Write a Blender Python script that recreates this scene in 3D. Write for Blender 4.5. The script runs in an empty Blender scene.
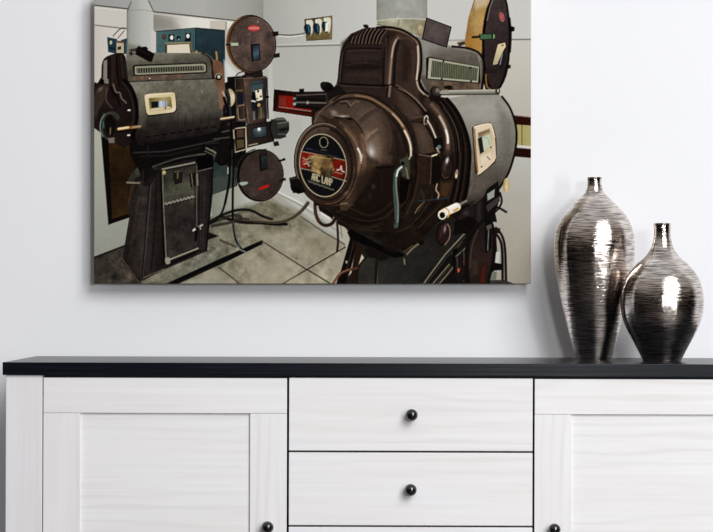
# ---------------------------------------------------------------- the print
# The wall print is itself a flat picture.  Its pigments are laid down with
# small shape functions onto a grid (colours per vertex of the canvas mesh).
import numpy as np, math

class Painter:
    def __init__(s, x0, y0, x1, y1, S):
        s.x0, s.y0, s.S = x0, y0, S
        s.w = int(round((x1 - x0) * S)) + 1
        s.h = int(round((y1 - y0) * S)) + 1
        s.X, s.Y = np.meshgrid(x0 + np.arange(s.w) / S, y0 + np.arange(s.h) / S)
        s.im = np.zeros((s.h, s.w, 3))
        s.rng = np.random.RandomState(4)

    def win(s, pts, m):
        p = np.asarray(pts, float)
        i0 = max(0, int((p[:, 0].min() - m - s.x0) * s.S)); i1 = min(s.w, int((p[:, 0].max() + m - s.x0) * s.S) + 2)
        j0 = max(0, int((p[:, 1].min() - m - s.y0) * s.S)); j1 = min(s.h, int((p[:, 1].max() + m - s.y0) * s.S) + 2)
        if i1 <= i0 or j1 <= j0: return None
        return slice(j0, j1), slice(i0, i1)

    def dist(s, pts, X, Y, closed):
        p = np.asarray(pts, float); n = len(p)
        d2 = np.full(X.shape, 1e9); ins = np.zeros(X.shape, bool)
        for k in range(n if closed else n - 1):
            ax, ay = p[k]; bx, by = p[(k + 1) % n]
            ex, ey = bx - ax, by - ay; L = ex * ex + ey * ey + 1e-12
            t = np.clip(((X - ax) * ex + (Y - ay) * ey) / L, 0, 1)
            d2 = np.minimum(d2, (X - ax - t * ex) ** 2 + (Y - ay - t * ey) ** 2)
            if closed and ay != by:
                c = ((ay > Y) != (by > Y)) & (X < ex * (Y - ay) / (by - ay) + ax)
                ins ^= c
        d = np.sqrt(d2)
        return np.where(ins, -d, d) if closed else d

    def color(s, c, X, Y):
        if isinstance(c, tuple) and c[0] == 'L':      # ('L', (x0,y0), (x1,y1), [(t,col)...])
            (ax, ay), (bx, by), st = c[1], c[2], c[3]
            ex, ey = bx - ax, by - ay
            t = ((X - ax) * ex + (Y - ay) * ey) / (ex * ex + ey * ey)
        elif isinstance(c, tuple) and c[0] == 'R':    # ('R', (cx,cy), (rx,ry), [...])
            t = np.sqrt(((X - c[1][0]) / c[2][0]) ** 2 + ((Y - c[1][1]) / c[2][1]) ** 2); st = c[3]
        else:
            return np.array(c, float)
        ts = [q[0] for q in st]
        return np.stack([np.interp(t, ts, [q[1][k] for q in st]) for k in range(3)], -1)

    def put(s, w, a, c, X, Y, tex=0):
        a = a[..., None]
        col = s.color(c, X, Y)
        if tex: col = col * (1 + tex * s.noise[w][..., None])
        s.im[w] = s.im[w] * (1 - a) + col * a

    def poly(s, pts, c, soft=1.0, smooth=0, op=1, tex=0, edge=None, ew=0.8, eo=1):
        if smooth: pts = spline(pts, True, smooth)
        w = s.win(pts, soft + 2)
        if w is None: return
        X, Y = s.X[w], s.Y[w]; d = s.dist(pts, X, Y, True)
        s.put(w, op * np.clip(0.5 - d / soft, 0, 1), c, X, Y, tex)
        if edge is not None:
            s.put(w, eo * np.clip(0.5 + (ew / 2 - np.abs(d)) / 0.7, 0, 1), edge, X, Y)

    def line(s, pts, c, w_=1, smooth=4, op=1, soft=1.15, w1=None, closed=False):
        if smooth and len(pts) > 2: pts = spline(pts, closed, smooth)
        w = s.win(pts, w_ / 2 + soft + 1)
        if w is None: return
        X, Y = s.X[w], s.Y[w]; d = s.dist(pts, X, Y, closed)
        d = np.abs(d)
        s.put(w, op * np.clip(0.5 + (w_ / 2 - d) / soft, 0, 1), c, X, Y)

    def ell(s, cx, cy, rx, ry, c, rot=0, soft=0.7, op=1, edge=None, ew=0.8, a0=0, a1=360, tex=0, eo=1):
        s.poly(arc(cx, cy, rx, ry, rot), c, soft, 0, op, tex, edge, ew, eo)

    def arc(s, cx, cy, rx, ry, a0, a1, c, w_=1, rot=0, op=1, soft=0.7):
        s.line(arc(cx, cy, rx, ry, rot, a0, a1), c, w_, 0, op, soft)

    def glow(s, cx, cy, rx, ry, c, op=1, rot=0):
        w = s.win([(cx - 3 * max(rx, ry), cy - 3 * max(rx, ry)), (cx + 3 * max(rx, ry), cy + 3 * max(rx, ry))], 0)
        if w is None: return
        X, Y = s.X[w] - cx, s.Y[w] - cy
        r = math.radians(rot); u = X * math.cos(r) + Y * math.sin(r); v = -X * math.sin(r) + Y * math.cos(r)
        s.put(w, op * np.exp(-((u / rx) ** 2 + (v / ry) ** 2)), c, s.X[w], s.Y[w])

    def fade(s, pts, c, soft, op=1, smooth=0):      # a soft-edged patch
        s.poly(pts, c, soft, smooth, op)

    def text(s, txt, o, ux, uy, c, w_=0.8, gap=0.25, bend=0):
        """stroke letters: o = start, ux = advance of one letter width, uy = letter height vector (up)"""
        x = 0.0; n = len(txt) * (1 + gap)
        for ch in txt:
            for st in GLYPH.get(ch, ()):
                q = []
                for (a, b) in st:
                    t = (x + a) / n * 2 - 1
                    bb = b + bend * t * t
                    q.append((o[0] + ux[0] * (x + a) + uy[0] * bb, o[1] + ux[1] * (x + a) + uy[1] * bb))
                s.line(q, c, w_, 0)
            x += 1 + gap

    def rough(s, scale, octaves=3):
        out = np.zeros((s.h, s.w)); amp = 1; tot = 0
        for o in range(octaves):
            cw = max(2, int(s.w / s.S / scale)) + 2; chh = max(2, int(s.h / s.S / scale)) + 2
            g = s.rng.randn(chh, cw)
            xi = np.linspace(0, cw - 1.001, s.w); yi = np.linspace(0, chh - 1.001, s.h)
            x0 = xi.astype(int); y0 = yi.astype(int); fx = xi - x0; fy = (yi - y0)[:, None]
            fx = fx * fx * (3 - 2 * fx); fy = fy * fy * (3 - 2 * fy)
            a = g[y0][:, x0] * (1 - fx) + g[y0][:, x0 + 1] * fx
            b = g[y0 + 1][:, x0] * (1 - fx) + g[y0 + 1][:, x0 + 1] * fx
            out += amp * (a * (1 - fy) + b * fy); tot += amp; amp *= 0.6; scale /= 2.2
        return out / tot

def spline(p, closed, n=5):
    p = [tuple(q[:2]) for q in p]; N = len(p); out = []
    rng_ = range(N if closed else N - 1)
    for i in rng_:
        if closed: a, b, c, d = p[i - 1], p[i], p[(i + 1) % N], p[(i + 2) % N]
        else: a, b, c, d = p[max(i - 1, 0)], p[i], p[i + 1], p[min(i + 2, N - 1)]
        for k in range(n):
            t = k / n
            out.append(tuple(0.5 * (2 * b[j] + (c[j] - a[j]) * t + (2 * a[j] - 5 * b[j] + 4 * c[j] - d[j]) * t * t
                                    + (3 * b[j] - a[j] - 3 * c[j] + d[j]) * t ** 3) for j in (0, 1)))
    if not closed: out.append(p[-1])
    return out

def arc(cx, cy, rx, ry, rot=0, a0=0, a1=360, n=40):
    r = math.radians(rot); full = abs(a1 - a0) >= 360
    out = []
    for k in range(n if full else n + 1):
        a = math.radians(a0 + (a1 - a0) * k / n)
        u, v = rx * math.cos(a), ry * math.sin(a)
        out.append((cx + u * math.cos(r) - v * math.sin(r), cy + u * math.sin(r) + v * math.cos(r)))
    return out

GLYPH = {
    'A': [[(0, 0), (.5, 1), (1, 0)], [(.2, .4), (.8, .4)]],
    'R': [[(0, 0), (0, 1), (.8, 1), (1, .8), (.8, .5), (0, .5)], [(.5, .5), (1, 0)]],
    'C': [[(1, .9), (.7, 1), (.3, 1), (0, .7), (0, .3), (.3, 0), (.7, 0), (1, .1)]],
    'L': [[(0, 1), (0, 0), (.9, 0)]],
    'M': [[(0, 0), (0, 1), (.5, .4), (1, 1), (1, 0)]],
    'P': [[(0, 0), (0, 1), (.8, 1), (1, .8), (.8, .5), (0, .5)]],
    'G': [[(1, .9), (.7, 1), (.3, 1), (0, .7), (0, .3), (.3, 0), (.7, 0), (1, .2), (1, .5), (.6, .5)]],
    'N': [[(0, 0), (0, 1), (1, 0), (1, 1)]],
    'E': [[(1, 0), (0, 0), (0, 1), (1, 1)], [(0, .5), (.8, .5)]],
    'T': [[(0, 1), (1, 1)], [(.5, 1), (.5, 0)]],
    'K': [[(0, 0), (0, 1)], [(1, 1), (0, .5), (1, 0)]],
    'O': [[(.3, 0), (0, .3), (0, .7), (.3, 1), (.7, 1), (1, .7), (1, .3), (.7, 0), (.3, 0)]],
    'I': [[(.5, 0), (.5, 1)]],
    'S': [[(1, .85), (.7, 1), (.3, 1), (0, .75), (.3, .55), (.7, .45), (1, .25), (.7, 0), (.3, 0), (0, .15)]],
    'D': [[(0, 0), (0, 1), (.6, 1), (1, .7), (1, .3), (.6, 0), (0, 0)]],
    'X': [[(0, 0), (1, 1)], [(0, 1), (1, 0)]],
}
def T(x0, y0, s):
    def f(*v): return [(x0 + v[i] / s, y0 + v[i + 1] / s) for i in range(0, len(v), 2)]
    return f

def paint_print(S):
    P = Painter(94.0, -7.6, 530.8, 283.6, S)
    P.noise = P.rough(7, 4)
    fine = P.rough(1.6, 2)
    F = T(0, 0, 1)
    poly, line, ell, glow, fade, arc_ = P.poly, P.line, P.ell, P.glow, P.fade, P.arc
    BK = (12, 9, 9)
    # ------------------------------------------------ room behind the machines
    poly(F(80,-20, 545,-20, 545,300, 80,300), ('L', (95,0), (530,0), [(0,(196,195,192)), (.4,(186,187,185)), (.75,(190,191,192)), (1,(196,196,197))]))
    # ceiling beam, left
    poly(F(80,-20, 262,-20, 262,18, 240,20, 152,11, 94,5, 80,4), ('L', (94,0), (262,10), [(0,(160,161,163)), (.5,(172,173,174)), (1,(180,181,181))]))
    poly(F(94,6, 152,12, 152,29, 94,26), (206,203,198))
    poly(F(150,13, 240,22, 240,32, 150,30), ('L', (150,0), (235,0), [(0,(150,148,142)), (.25,(188,184,178)), (.5,(228,226,222)), (1,(222,220,214))]))
    fade(F(150,14, 172,18, 180,30, 150,32), (128,126,120), 8, .6)
    line(F(94,5.2, 152,11.5, 240,21), (70,66,62), 1.2, 0)
    line(F(94,7.5, 152,13.6, 225,22), (226,222,214), 1, 0, .6)
    poly(F(210,21, 226,20, 226,32, 210,31), (196,192,182)); line(F(226,22, 226,30), (120,116,105), 1, 0)
    line(F(94,25, 128,29), (120,116,112), 1.2, 0)
    poly(F(94,26, 128,30, 128,60, 112,56, 104,70, 94,92), ('L', (94,0), (112,0), [(0,(206,198,194)), (1,(214,209,206))]))
    line(F(93.9,6, 93.9,95), (130,126,122), .8, 0, .5)
    line(F(113,36, 120,29, 125,28), (50,46,44), .8); line(F(118,38, 124,31), (60,56,54), .7, 0)
    poly(F(107,37, 117,39, 117,54, 108,52), (34,66,82)); ell(110.8,42.5,1.3,2,(190,190,150)); line(F(110,48, 116,49), (12,22,28), 2, 0, .6)
    poly(F(121,40, 127.5,38, 127.5,54, 121,54), (36,72,90))
    poly(F(116,41, 124,41.5, 124,53.5, 116,53), (190,178,150), edge=(74,58,40)); poly(F(117.5,47, 121,46, 121,49.5, 117.5,50), (60,48,38)); line(F(117,42, 123,42.5),(104,74,60),1.4,0)
    # teal cabinet
    poly(F(155,32, 196,28.5, 196,80, 155,80), ('L', (155,30), (196,50), [(0,(80,106,110)), (1,(64,92,97))]), tex=.06)
    poly(F(195.5,28.3, 225,31, 225,96, 195.5,96), ('L', (196,30), (225,60), [(0,(46,68,77)), (1,(34,54,63))]), tex=.08, edge=(20,30,36))
    line(F(155,31.6, 196,28, 226,30.6), (30,42,46), 1, 0); line(F(155,33, 155,56), (126,150,150), 1, 0, .7)
    ell(163.8,36.8,2.2,2.8,(82,60,54)); ell(163.5,36.2,1,1.2,(140,100,84),op=.5)
    poly(F(168.6,34.5, 174,34.5, 174,41, 168.6,41), BK); ell(171.6,37.6,1.6,2.3,(236,234,228))
    ell(178.4,38,2,2.2,(20,24,26)); ell(178.6,39.3,.8,.7,(150,170,170))
    poly(F(185.3,33, 190.5,33, 190.5,40.5, 185.3,40.5), BK); ell(187.8,36,1.6,2.2,(236,234,228)); line(F(185,41, 190,41), (20,20,20), 1.4, 0)
    # flue pipe of the left machine
    poly(F(133,-12, 145,-12, 148.5,2, 153.3,11, 153.3,56, 127.2,56, 127.2,11, 131,2), ('L', (127,0), (153.5,0), [(0,(140,143,138)), (.12,(160,164,160)), (.55,(182,186,184)), (1,(196,198,196))]))
    line(F(127.5,11, 135,10, 148,10.4, 153.3,12), (142,144,140), .8, 4, .7)
    line(F(127,12, 127,54), (104,104,100), .8, 0, .8); line(F(131,2, 127.2,11), (90,88,84), .9, 0); line(F(148.5,1, 153.3,11), (88,84,80), 1, 0)
    fade(F(127,44, 140,46, 140,56, 127,56), (120,116,108), 5, .8)
    poly(F(151,30, 156,32, 156,52, 151,54), (206,204,200)); 
    # ------------------------------------------------ wall stuff, centre
    poly(F(262,-20, 531,-20, 531,40, 262,46), ('L', (262,0), (380,0), [(0,(166,167,165)), (.3,(182,183,181)), (1,(196,197,197))]))
    poly(F(205,-20, 263,-20, 263,22, 240,20, 205,16), ('L', (205,0), (262,0), [(0,(172,173,174)), (.7,(160,161,158)), (1,(146,148,144))]))
    line(F(262.5,-10, 263,30), (136,138,134), 1.2, 0, .5)
    poly(F(263,46, 345,44.5, 345,130, 263,130), ('L', (263,46), (345,110), [(0,(176,177,173)), (1,(186,187,184))]))
    line(F(277,46.6, 340,45), (104,104,100), 1.4, 0, .8); line(F(277,44.8, 340,43.4), (204,205,203), 1.2, 0, .6)
    poly(F(225,30, 240,22, 270,90, 270,230, 225,230), (190,191,187))
    line(F(270,66, 272,120), (204,206,204), 4, 0, .5, 3)
    fade(F(224,60, 236,72, 236,90, 224,84), (212,214,214), 3)
    # cable and the three plugs on their board
    line(F(278,34.5, 290,35.2, 300,34.2, 305,33), (72,72,68), 1.1); line(F(278,36, 290,36.8, 303,35), (226,226,222), .8)
    poly(F(304.5,19.5, 332,16, 331.5,39, 306.5,40.6, 305.8,30), ('L', (305,20), (331,40), [(0,(96,74,44)), (.6,(120,104,66)), (1,(104,92,56))]), tex=.2, edge=(80,66,40), ew=.8)
    line(F(330.6,17, 330.4,39), (140,120,82), 2.2, 0, .8)
    for x, y in ((306,23), (315,22), (323.6,20.5)):
        poly(F(x+2,y-2, x+7,y-1.4, x+6,y+11, x+3,y+12), (222,224,216), smooth=3, op=.9)
        poly(F(x-2,y+3, x+1,y+.5, x+4.6,y+4, x+4.2,y+12, x+2,y+12.5, x-1.6,y+8), (26,44,54), smooth=3)
        line(F(x+2.2,y+3.4, x+3.2,y+9), (66,120,140), 1.2, 0, .9)
        ell(x+1.4,y-.8,1.4,2.2,(210,216,206))
    poly(F(325.5,23, 328.5,22, 328.5,31, 325,32), (228,226,216))
    poly(F(306,33.5, 330,32, 330,38.6, 307,40), (104,94,60), op=.5)
    # red signal box behind the front machine
    poly(F(274.5,90, 342,98, 342,121, 273.5,110.5), ('L', (274,90), (300,118), [(0,(26,12,12)), (.5,(60,10,12)), (1,(42,10,10))]), edge=(16,8,8), ew=1.4)
    poly(F(278.5,95, 312,98.5, 312,111, 278,106.5), ('L', (278,0), (304,0), [(0,(88,28,28)), (.25,(128,26,28)), (.5,(148,12,18)), (1,(120,10,14))]))
    line(F(279,107, 312,111.4), (200,150,140), 1, 0, .8); line(F(277,110, 330,117.5), (92,14,18), 3, 0, .8)
    poly(F(279,97, 286,98, 286,106, 279,105), (130,60,58), op=.5)
    # right hand part of the wall
    poly(F(440,39.5, 531,39.5, 531,118, 440,118), ('L', (500,40), (531,118), [(0,(196,193,187)), (.5,(190,186,178)), (1,(180,176,168))]))
    line(F(510,39.6, 531,39.4), (110,108,102), 1.3, 0)
    line(F(440,40.6, 468,40), (150,150,148), 1.2, 0)
    poly(F(480,140, 531,146, 531,290, 480,290), ('L', (0,150), (0,285), [(0,(184,184,182)), (.35,(172,168,160)), (1,(160,153,141))]))
    poly(F(505,114.5, 531,117.4, 531,126, 505,124.4), (52,14,16)); line(F(505,114.6, 531,117.4), (120,90,84), 1, 0, .8)
    poly(F(508,124, 531,125.6, 531,146, 508,145), ('L', (514,0), (531,0), [(0,(160,152,96)), (.4,(170,160,104)), (.45,(104,96,56)), (.52,(166,156,100)), (1,(172,162,108))]))
    line(F(514,145.4, 531,147.6), (206,204,196), 1.8, 0); poly(F(508,147, 531,149, 531,158, 508,156), (46,12,14))
    # ------------------------------------------------ left wall, wood panel, floor
    poly(F(93,128, 140,128, 140,262, 93,262), ('L', (94,140), (130,250), [(0,(178,180,168)), (.5,(164,167,158)), (1,(150,152,143))]))
    poly(F(101,130, 146,130, 134,216, 109,224.5), (20,14,12)); poly(F(108,135, 146,135, 133,212, 112,219), ('L', (110,140), (132,215), [(0,(62,42,20)), (.5,(46,31,14)), (1,(64,43,22))]), tex=.18)
    line(F(128,205, 132,185), (110,84,52), .8, 0, .6); line(F(101.5,132, 109,224), (10,8,8), 1.6, 0)
    poly(F(93,257, 130,245, 300,185, 400,270, 400,300, 93,300), ('L', (240,210), (300,284), [(0,(122,116,102)), (.4,(146,140,122)), (1,(160,152,132))]), tex=.16)
    poly(F(93,258, 124,246, 132,262, 142,284, 142,300, 93,300), ('L', (94,258), (140,284), [(0,(60,55,50)), (1,(84,76,68))]), tex=.3)
    line(F(93,258, 128,244.5), (34,30,26), 1.8, 0)
    # wall strip seen between the machines
    poly(F(210,172, 262,150, 300,160, 340,190, 355,222, 352,250, 300,217, 272,197, 212,225), ('L', (215,0), (340,0), [(0,(150,152,142)), (.3,(180,181,174)), (.7,(186,187,183)), (1,(176,176,168))]))
    poly(F(276,120, 302,120, 302,205, 262,186), ('L', (0,120), (0,200), [(0,(178,179,175)), (1,(190,191,188))]))
    line(F(276,190.5, 300,202.5, 318,213), (232,232,226), 1, 0, .9); line(F(276,193, 300,205, 350,240), (120,116,106), .8, 0, .8)
    fade(F(262,196, 276,193, 345,244, 330,250, 300,222), (158,154,142), 3, .7)
    line(F(300,216, 325,233, 349,247), (84,78,68), 1.3, 0)
    poly(F(213,140, 246,128, 244,170, 236,186, 211,195), ('L', (214,150), (236,186), [(0,(38,58,60)), (.6,(58,70,68)), (1,(70,78,72))]), tex=.1)
    poly(F(211,178, 237,174, 237,186, 211,195.5), (72,80,74)); poly(F(211,195.5, 238,186, 262,201, 250,206, 212,222), ('L', (212,0), (258,0), [(0,(132,136,124)), (.6,(170,172,162)), (1,(202,203,196))]))
    poly(F(227.4,167, 230.4,166, 230.2,174, 227.4,174), (214,200,180)); line(F(227,166.5, 230,166.5), (120,30,30), 1.6, 0)
    # baseboards and shadows at the foot of the wall
    poly(F(208,222, 234,210, 262,201, 296,212, 312,228, 268,232, 210,238), (116,112,97), soft=9, tex=.2)
    fade(F(262,203, 292,212, 284,217, 268,210), (150,146,132), 3, .8); fade(F(262,204, 276,206, 290,214, 280,216), (92,86,70), 3, .6)
    # floor base under the left machine
    poly(F(139,285, 206,252, 209,232, 234,222, 262,232, 262,243, 166,285), ('L', (145,284), (255,236), [(0,(124,122,108)), (.5,(112,112,102)), (1,(134,130,112))]), tex=.22)
    fade(F(236,222, 262,224, 272,236, 255,240), (146,142,124), 4, .6)
    poly(F(205,240, 208,232, 219,236, 206,240.5), (26,22,22)); fade(F(210,228, 240,222, 250,230, 222,234), (104,102,90), 5, .5)
    poly(F(163,285, 225,256.5, 262,240, 262.5,244, 228,261, 176,285), (18,15,15)); line(F(150,279, 206,253, 258,237), (150,146,130), .8, 0, .4)
    line(F(220,240, 236,247), (58,54,48), 1.6, 0, .8)
    # tile joints
    line(F(262,241, 306,269, 331,284), (48,42,36), 1.2, 0); line(F(282,284, 307,269.5, 347,246), (52,46,40), 1.2, 0)
    line(F(219,267.5, 240,284), (70,62,54), 1.2, 0); line(F(263,240.2, 307,268.2), (178,170,150), .6, 0, .6); line(F(306,268, 346,244.6), (178,170,150), .6, 0, .5)
    fade(F(262,238, 292,232, 310,250, 285,252), (168,162,146), 12, .5); fade(F(250,262, 290,262, 300,280, 262,284), (172,164,142), 12, .5); fade(F(300,232, 330,236, 340,246, 310,258), (128,118,96), 10, .45)
    fade(F(180,284, 215,268, 225,276, 215,290), (176,170,152), 6, .5)
    # cables lying on the floor
    line(F(205,224.5, 222,215, 238,210, 251,210.5, 262,216, 272,219.5), (30,27,26), 2.6); line(F(222,217, 240,222, 262,223, 286,224), (26,22,20), 3)
    line(F(236,218, 255,220.6, 274,222.2, 288,219.6, 300,212, 308,203), (74,66,56), 3.4); line(F(250,219.4, 274,220.8, 288,218, 300,210, 307,201), (134,124,104), 1, 4, .9)
    line(F(262,223.5, 276,225, 287,224.4), (20,18,16), 1.6)
    line(F(208,224, 234,215, 240,220, 212,226), (52,46,40), 3, 4, .8)
    # ------------------------------------------------ LEFT MACHINE
    # pedestal
    poly(F(146,164, 213,150, 213,190, 207,251, 163,270, 142,281, 139.5,284, 122,261, 132,200), (36,32,32))
    poly(F(133,198, 146,164, 160,168, 152,200, 142,281, 122,261), ('L', (126,0), (158,0), [(0,(42,35,35)), (.5,(62,53,52)), (1,(46,40,40))]), tex=.2)
    poly(F(152,190, 162,172, 166,262, 150,275, 143,279), ('L', (146,0), (166,0), [(0,(56,48,48)), (.7,(40,34,34)), (1,(14,11,12))]), tex=.2)
    line(F(150,184, 147,214, 142,279), (22,17,18), 1, 0); line(F(151.2,184, 148.2,214, 143.2,276), (96,84,80), .7, 0, .7)
    line(F(121.5,258, 139.5,283, 142,280), (108,94,78), 1, 0, .8); line(F(143,278, 164,269), (140,132,112), 1, 0, .7)
    poly(F(196,172, 213,168, 212,190, 205,251, 196,254), ('L', (196,0), (212,0), [(0,(58,50,50)), (.6,(46,40,41)), (1,(30,25,26))]), tex=.2)
    poly(F(196,158, 213,153, 213,168, 196,172), BK); line(F(196,171.6, 213,167.6), (112,106,96), 1, 0)
    line(F(213.3,160, 211,195, 206,250), (16,13,13), 1, 0)
    # door of the pedestal
    poly(F(162.6,170, 197,163, 196.6,246, 166,262), ('L', (175,168), (182,256), [(0,(56,54,46)), (.35,(78,76,66)), (.45,(58,53,50)), (.6,(50,43,43)), (1,(60,52,52))]), tex=.25)
    fade(F(176,182, 192,178, 194,194, 172,200), (96,96,82), 8, .6); fade(F(180,196, 190,196, 190,212, 178,214), (60,54,50), 6, .5)
    line(F(160,169.6, 194.5,162.6), (146,142,128), 1.6, 0); line(F(158,172, 194.5,164.6), (20,16,16), 1, 0)
    line(F(162.3,174, 163.8,215, 166.2,262), (138,132,120), 1.2, 0, .85); line(F(160.8,174, 162.2,215, 164.4,262), (14,11,11), 1.6, 0)
    line(F(196.6,166, 196.4,240), (110,104,96), .9, 0, .8); line(F(195,172, 195,238), (22,18,18), 1, 0, .8)
    line(F(166,261, 197.6,248.4), (160,154,138), 1.5, 0); line(F(168,264, 200,250.6), (14,11,11), 1.5, 0); poly(F(165,258, 169.5,257.6, 170,263.4, 166,264), (150,146,132), smooth=2)
    ell(164,172.6,2,2.2,(166,150,108)); ell(163.6,172,.8,.8,(226,214,170))
    poly(F(173.4,171.4, 182,170, 181.6,182, 175,184.4, 174,180), (38,32,30), edge=(18,14,14)); line(F(174.4,172, 181.2,170.8), (112,108,92), .8, 0); line(F(177.6,173, 177.6,178), (110,96,66), 1.6, 0)
    poly(F(189,173.6, 194.6,172.6, 195.6,185, 190.6,187.6), (26,22,20)); line(F(191.4,174, 192.6,185.6), (132,126,112), .8, 0); line(F(197,174, 197.8,185), (130,120,112), 1.4, 0)
    for k in range(8):                                # raised script on the door
        x = 164.6 + k * 3.75; y = 205.4 - k * .98
        line([(x, y - 1.4), (x + 1.3, y - 2.6), (x + 2.1, y - .5), (x + 3.2, y - 1.9)], (178,174,158), .9, 3, .9)
        line([(x, y + .6), (x + 3.6, y - .3)], (16,13,13), .8, 0, .8)
    line(F(194,229.4, 202,225), (176,172,160), 2, 0); line(F(196.8,228, 195.6,240), (18,15,15), 3, 0); line(F(193,230.6, 195,229.6), (226,222,210), 1.4, 0); line(F(199,226, 200.6,229), (190,184,170), 1, 0)
    # dark trough under the drum
    poly(F(128,128, 222,120, 236,142, 232,152, 213,153, 196,158, 150,168, 138,170, 130,154), (19,16,17))
    line(F(134,152.6, 165,151.4, 200,144, 226,138), (62,60,58), 1.6, 0, .9); line(F(140,156.6, 170,155, 200,148), (40,38,38), 1.4, 0, .8)
    line(F(153,166.6, 175,159, 195,155, 205,154), (96,92,82), 1.6, 4, .9); line(F(154,165.4, 176,158, 196,154), (40,36,34), 1, 4, .8)
    line(F(148,146, 148.6,170), (44,32,34), 1.6, 0); poly(F(138,160, 148,156, 152,168, 146,182, 136,180, 134,170), (22,18,18))
    line(F(206,148, 214,152, 222,158.6, 232,160), (148,142,126), 1.4, 4, .9); line(F(205,151, 213,155, 222,161), (98,92,82), 1.2)
    poly(F(131,174, 137,167, 141,175, 143,182, 134,183.6, 126.5,182.5), (58,57,54)); line(F(127,182.6, 139,183), (134,126,108), 1.6, 0); ell(137,172,2,3.6,(76,74,70), op=.8)
    line(F(134,185, 131,198, 128.6,214), (44,50,52), 1.6, 0); line(F(136,180, 160,170), (30,26,26), 4, 0, .8)
    line(F(150,170, 150,200, 145,262), (84,74,70), .8, 4, .5); line(F(156,176, 155,220, 151,270), (26,21,22), 1.6, 4, .7); line(F(139,196, 130,256), (76,66,63), .8, 0, .5); line(F(134,205, 126,258), (30,25,26), 1.2, 0, .6)
    line(F(205,178, 203,248), (74,66,64), .8, 0, .5); line(F(199.4,176, 198.6,246), (24,20,20), 1.2, 0, .7); poly(F(140,172, 150,166, 158,172, 150,186, 142,186), (24,20,20), smooth=1, op=.7); line(F(143,170, 143,186), (66,58,54), 1, 0, .6)
    line(F(214,148, 224,152, 230,158), (34,31,30), 2.2); line(F(206,144, 226,142), (54,52,50), 1.2, 0, .8); line(F(212,150, 222,156), (126,120,108), .9, 0, .8); line(F(226,146, 236,144), (110,106,98), 1, 0, .7)
    # drum
    poly(F(128,80, 216,78, 220.5,88, 222.5,104, 222,120, 218,131, 200,136, 165,141, 138,146, 132,120), ('L', (170,80), (176,143), [(0,(124,121,111)), (.2,(106,103,93)), (.5,(84,81,73)), (.68,(52,46,43)), (.85,(44,36,36)), (1,(26,21,21))]), smooth=0, tex=.16)
    fade(F(175,90, 214,84, 216,112, 180,116), (104,101,93), 14, .5); fade(F(138,88, 146,88, 144,128, 138,128), (126,124,112), 6, .35)
    for k in range(16): line([(178 + k * 2.6, 116 - k * .2), (177.4 + k * 2.6, 128 - k * .3)], (112,106,98) if k % 3 else (36,32,30), .7, 0, .25)
    ell(202,91.6,1,1.4,(146,142,130), op=.6); ell(180,99,.6,.8,(160,156,146), op=.5)
    for k in range(9): line([(146 + k * 8.2, 137.4 - k * 1.3), (150 + k * 8.2, 136.8 - k * 1.3)], (14,11,11), 1.4, 0, .9)
    line(F(216.6,79, 221,88, 223,104, 222.4,120, 218,131), (30,24,22), 1.4)
    line(F(128,81.6, 170,79.6, 216,78.4), (38,34,32), 1.4, 0)
    # hood on the drum
    poly(F(126,55, 150,53.4, 203,52.6, 210,58, 213,66, 214,78, 170,80, 127,81), ('L', (160,53), (164,80), [(0,(122,120,111)), (.3,(100,97,88)), (.6,(82,79,71)), (1,(96,92,84))]), tex=.1)
    line(F(202,52.6, 209,56.6, 212,64, 213,78), (26,22,22), 2); line(F(205,53.4, 210.5,57, 214.6,64), (150,146,136), .8, 4, .7)
    line(F(150,53.4, 202,52.6), (150,147,138), .8, 0, .7)
    poly(F(130.5,76, 184,74, 184,78.4, 131,80), (104,86,74), tex=.2); line(F(131,75.6, 200,73), (54,44,40), .8, 0, .7)
    poly(F(132.6,66.4, 134.4,64.8, 204.6,62.6, 206.6,64, 207,72, 205,73.2, 135.4,76, 133.4,74.6), (14,12,12)); poly(F(134.6,66.4, 203.6,63.6, 205.6,65, 205.8,71, 204.6,72, 136,74.9, 134.8,74), (154,152,128), smooth=0)
    poly(F(136.4,68.2, 203,65.6, 204,70.4, 137,73.2), (36,34,31))
    for k in range(27):
        x = 137.6 + k * 2.48; y = 68.1 - k * .0965; line([(x, y), (x + .3, y + 4.9)], (150,152,130), .9, 0, .85)
    ell(149.4,78.6,1.6,1.6,(18,15,14)); ell(149.6,78.4,.8,.8,(220,216,204))
    # clamp on the flue
    poly(F(128,50, 136,48, 137,54, 129,55), (70,66,60)); line(F(129,51, 136,53), (190,184,166), 1, 0, .7); line(F(131,49.6, 131.4,55), (30,26,24), 1.2, 0)
    poly(F(136.4,48, 139,45.8, 141,47, 146,46.4, 148,48.4, 147.6,50, 154.6,53.6, 151.8,61.6, 149,61.8, 135.4,54.4), (20,14,15)); line(F(139,50, 150,55), (44,32,32), 2, 0, .6)
    # cream box behind the hood
    poly(F(164.6,43, 190,42, 192,53, 165,53.2), (74,66,52)); poly(F(167,45, 189,44, 190.2,53, 167,53), (222,212,194)); line(F(165.4,43.4, 190,42.6), (150,136,106), 1.4, 0); line(F(190.6,43, 192,52), (120,104,72), 1.4, 0)
    ell(196.4,52,1.2,1.6,(180,140,84))
    # end casting, left end
    poly(F(101,80, 101.4,66, 104,58.5, 110,55, 118,53, 124,54.4, 126.4,62, 128,80, 133,90, 136.8,104, 137,120, 134,136, 128,146, 122,147, 108,138, 94,128, 93,128, 93,86, 97,83), (37,27,27), smooth=2, tex=.2)
    poly(F(103.4,61, 107,59.6, 107,82, 103,81), (134,132,122), smooth=1, op=.95); poly(F(103,78.6, 109.6,79, 110,84, 103,83), (128,122,110))
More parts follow.
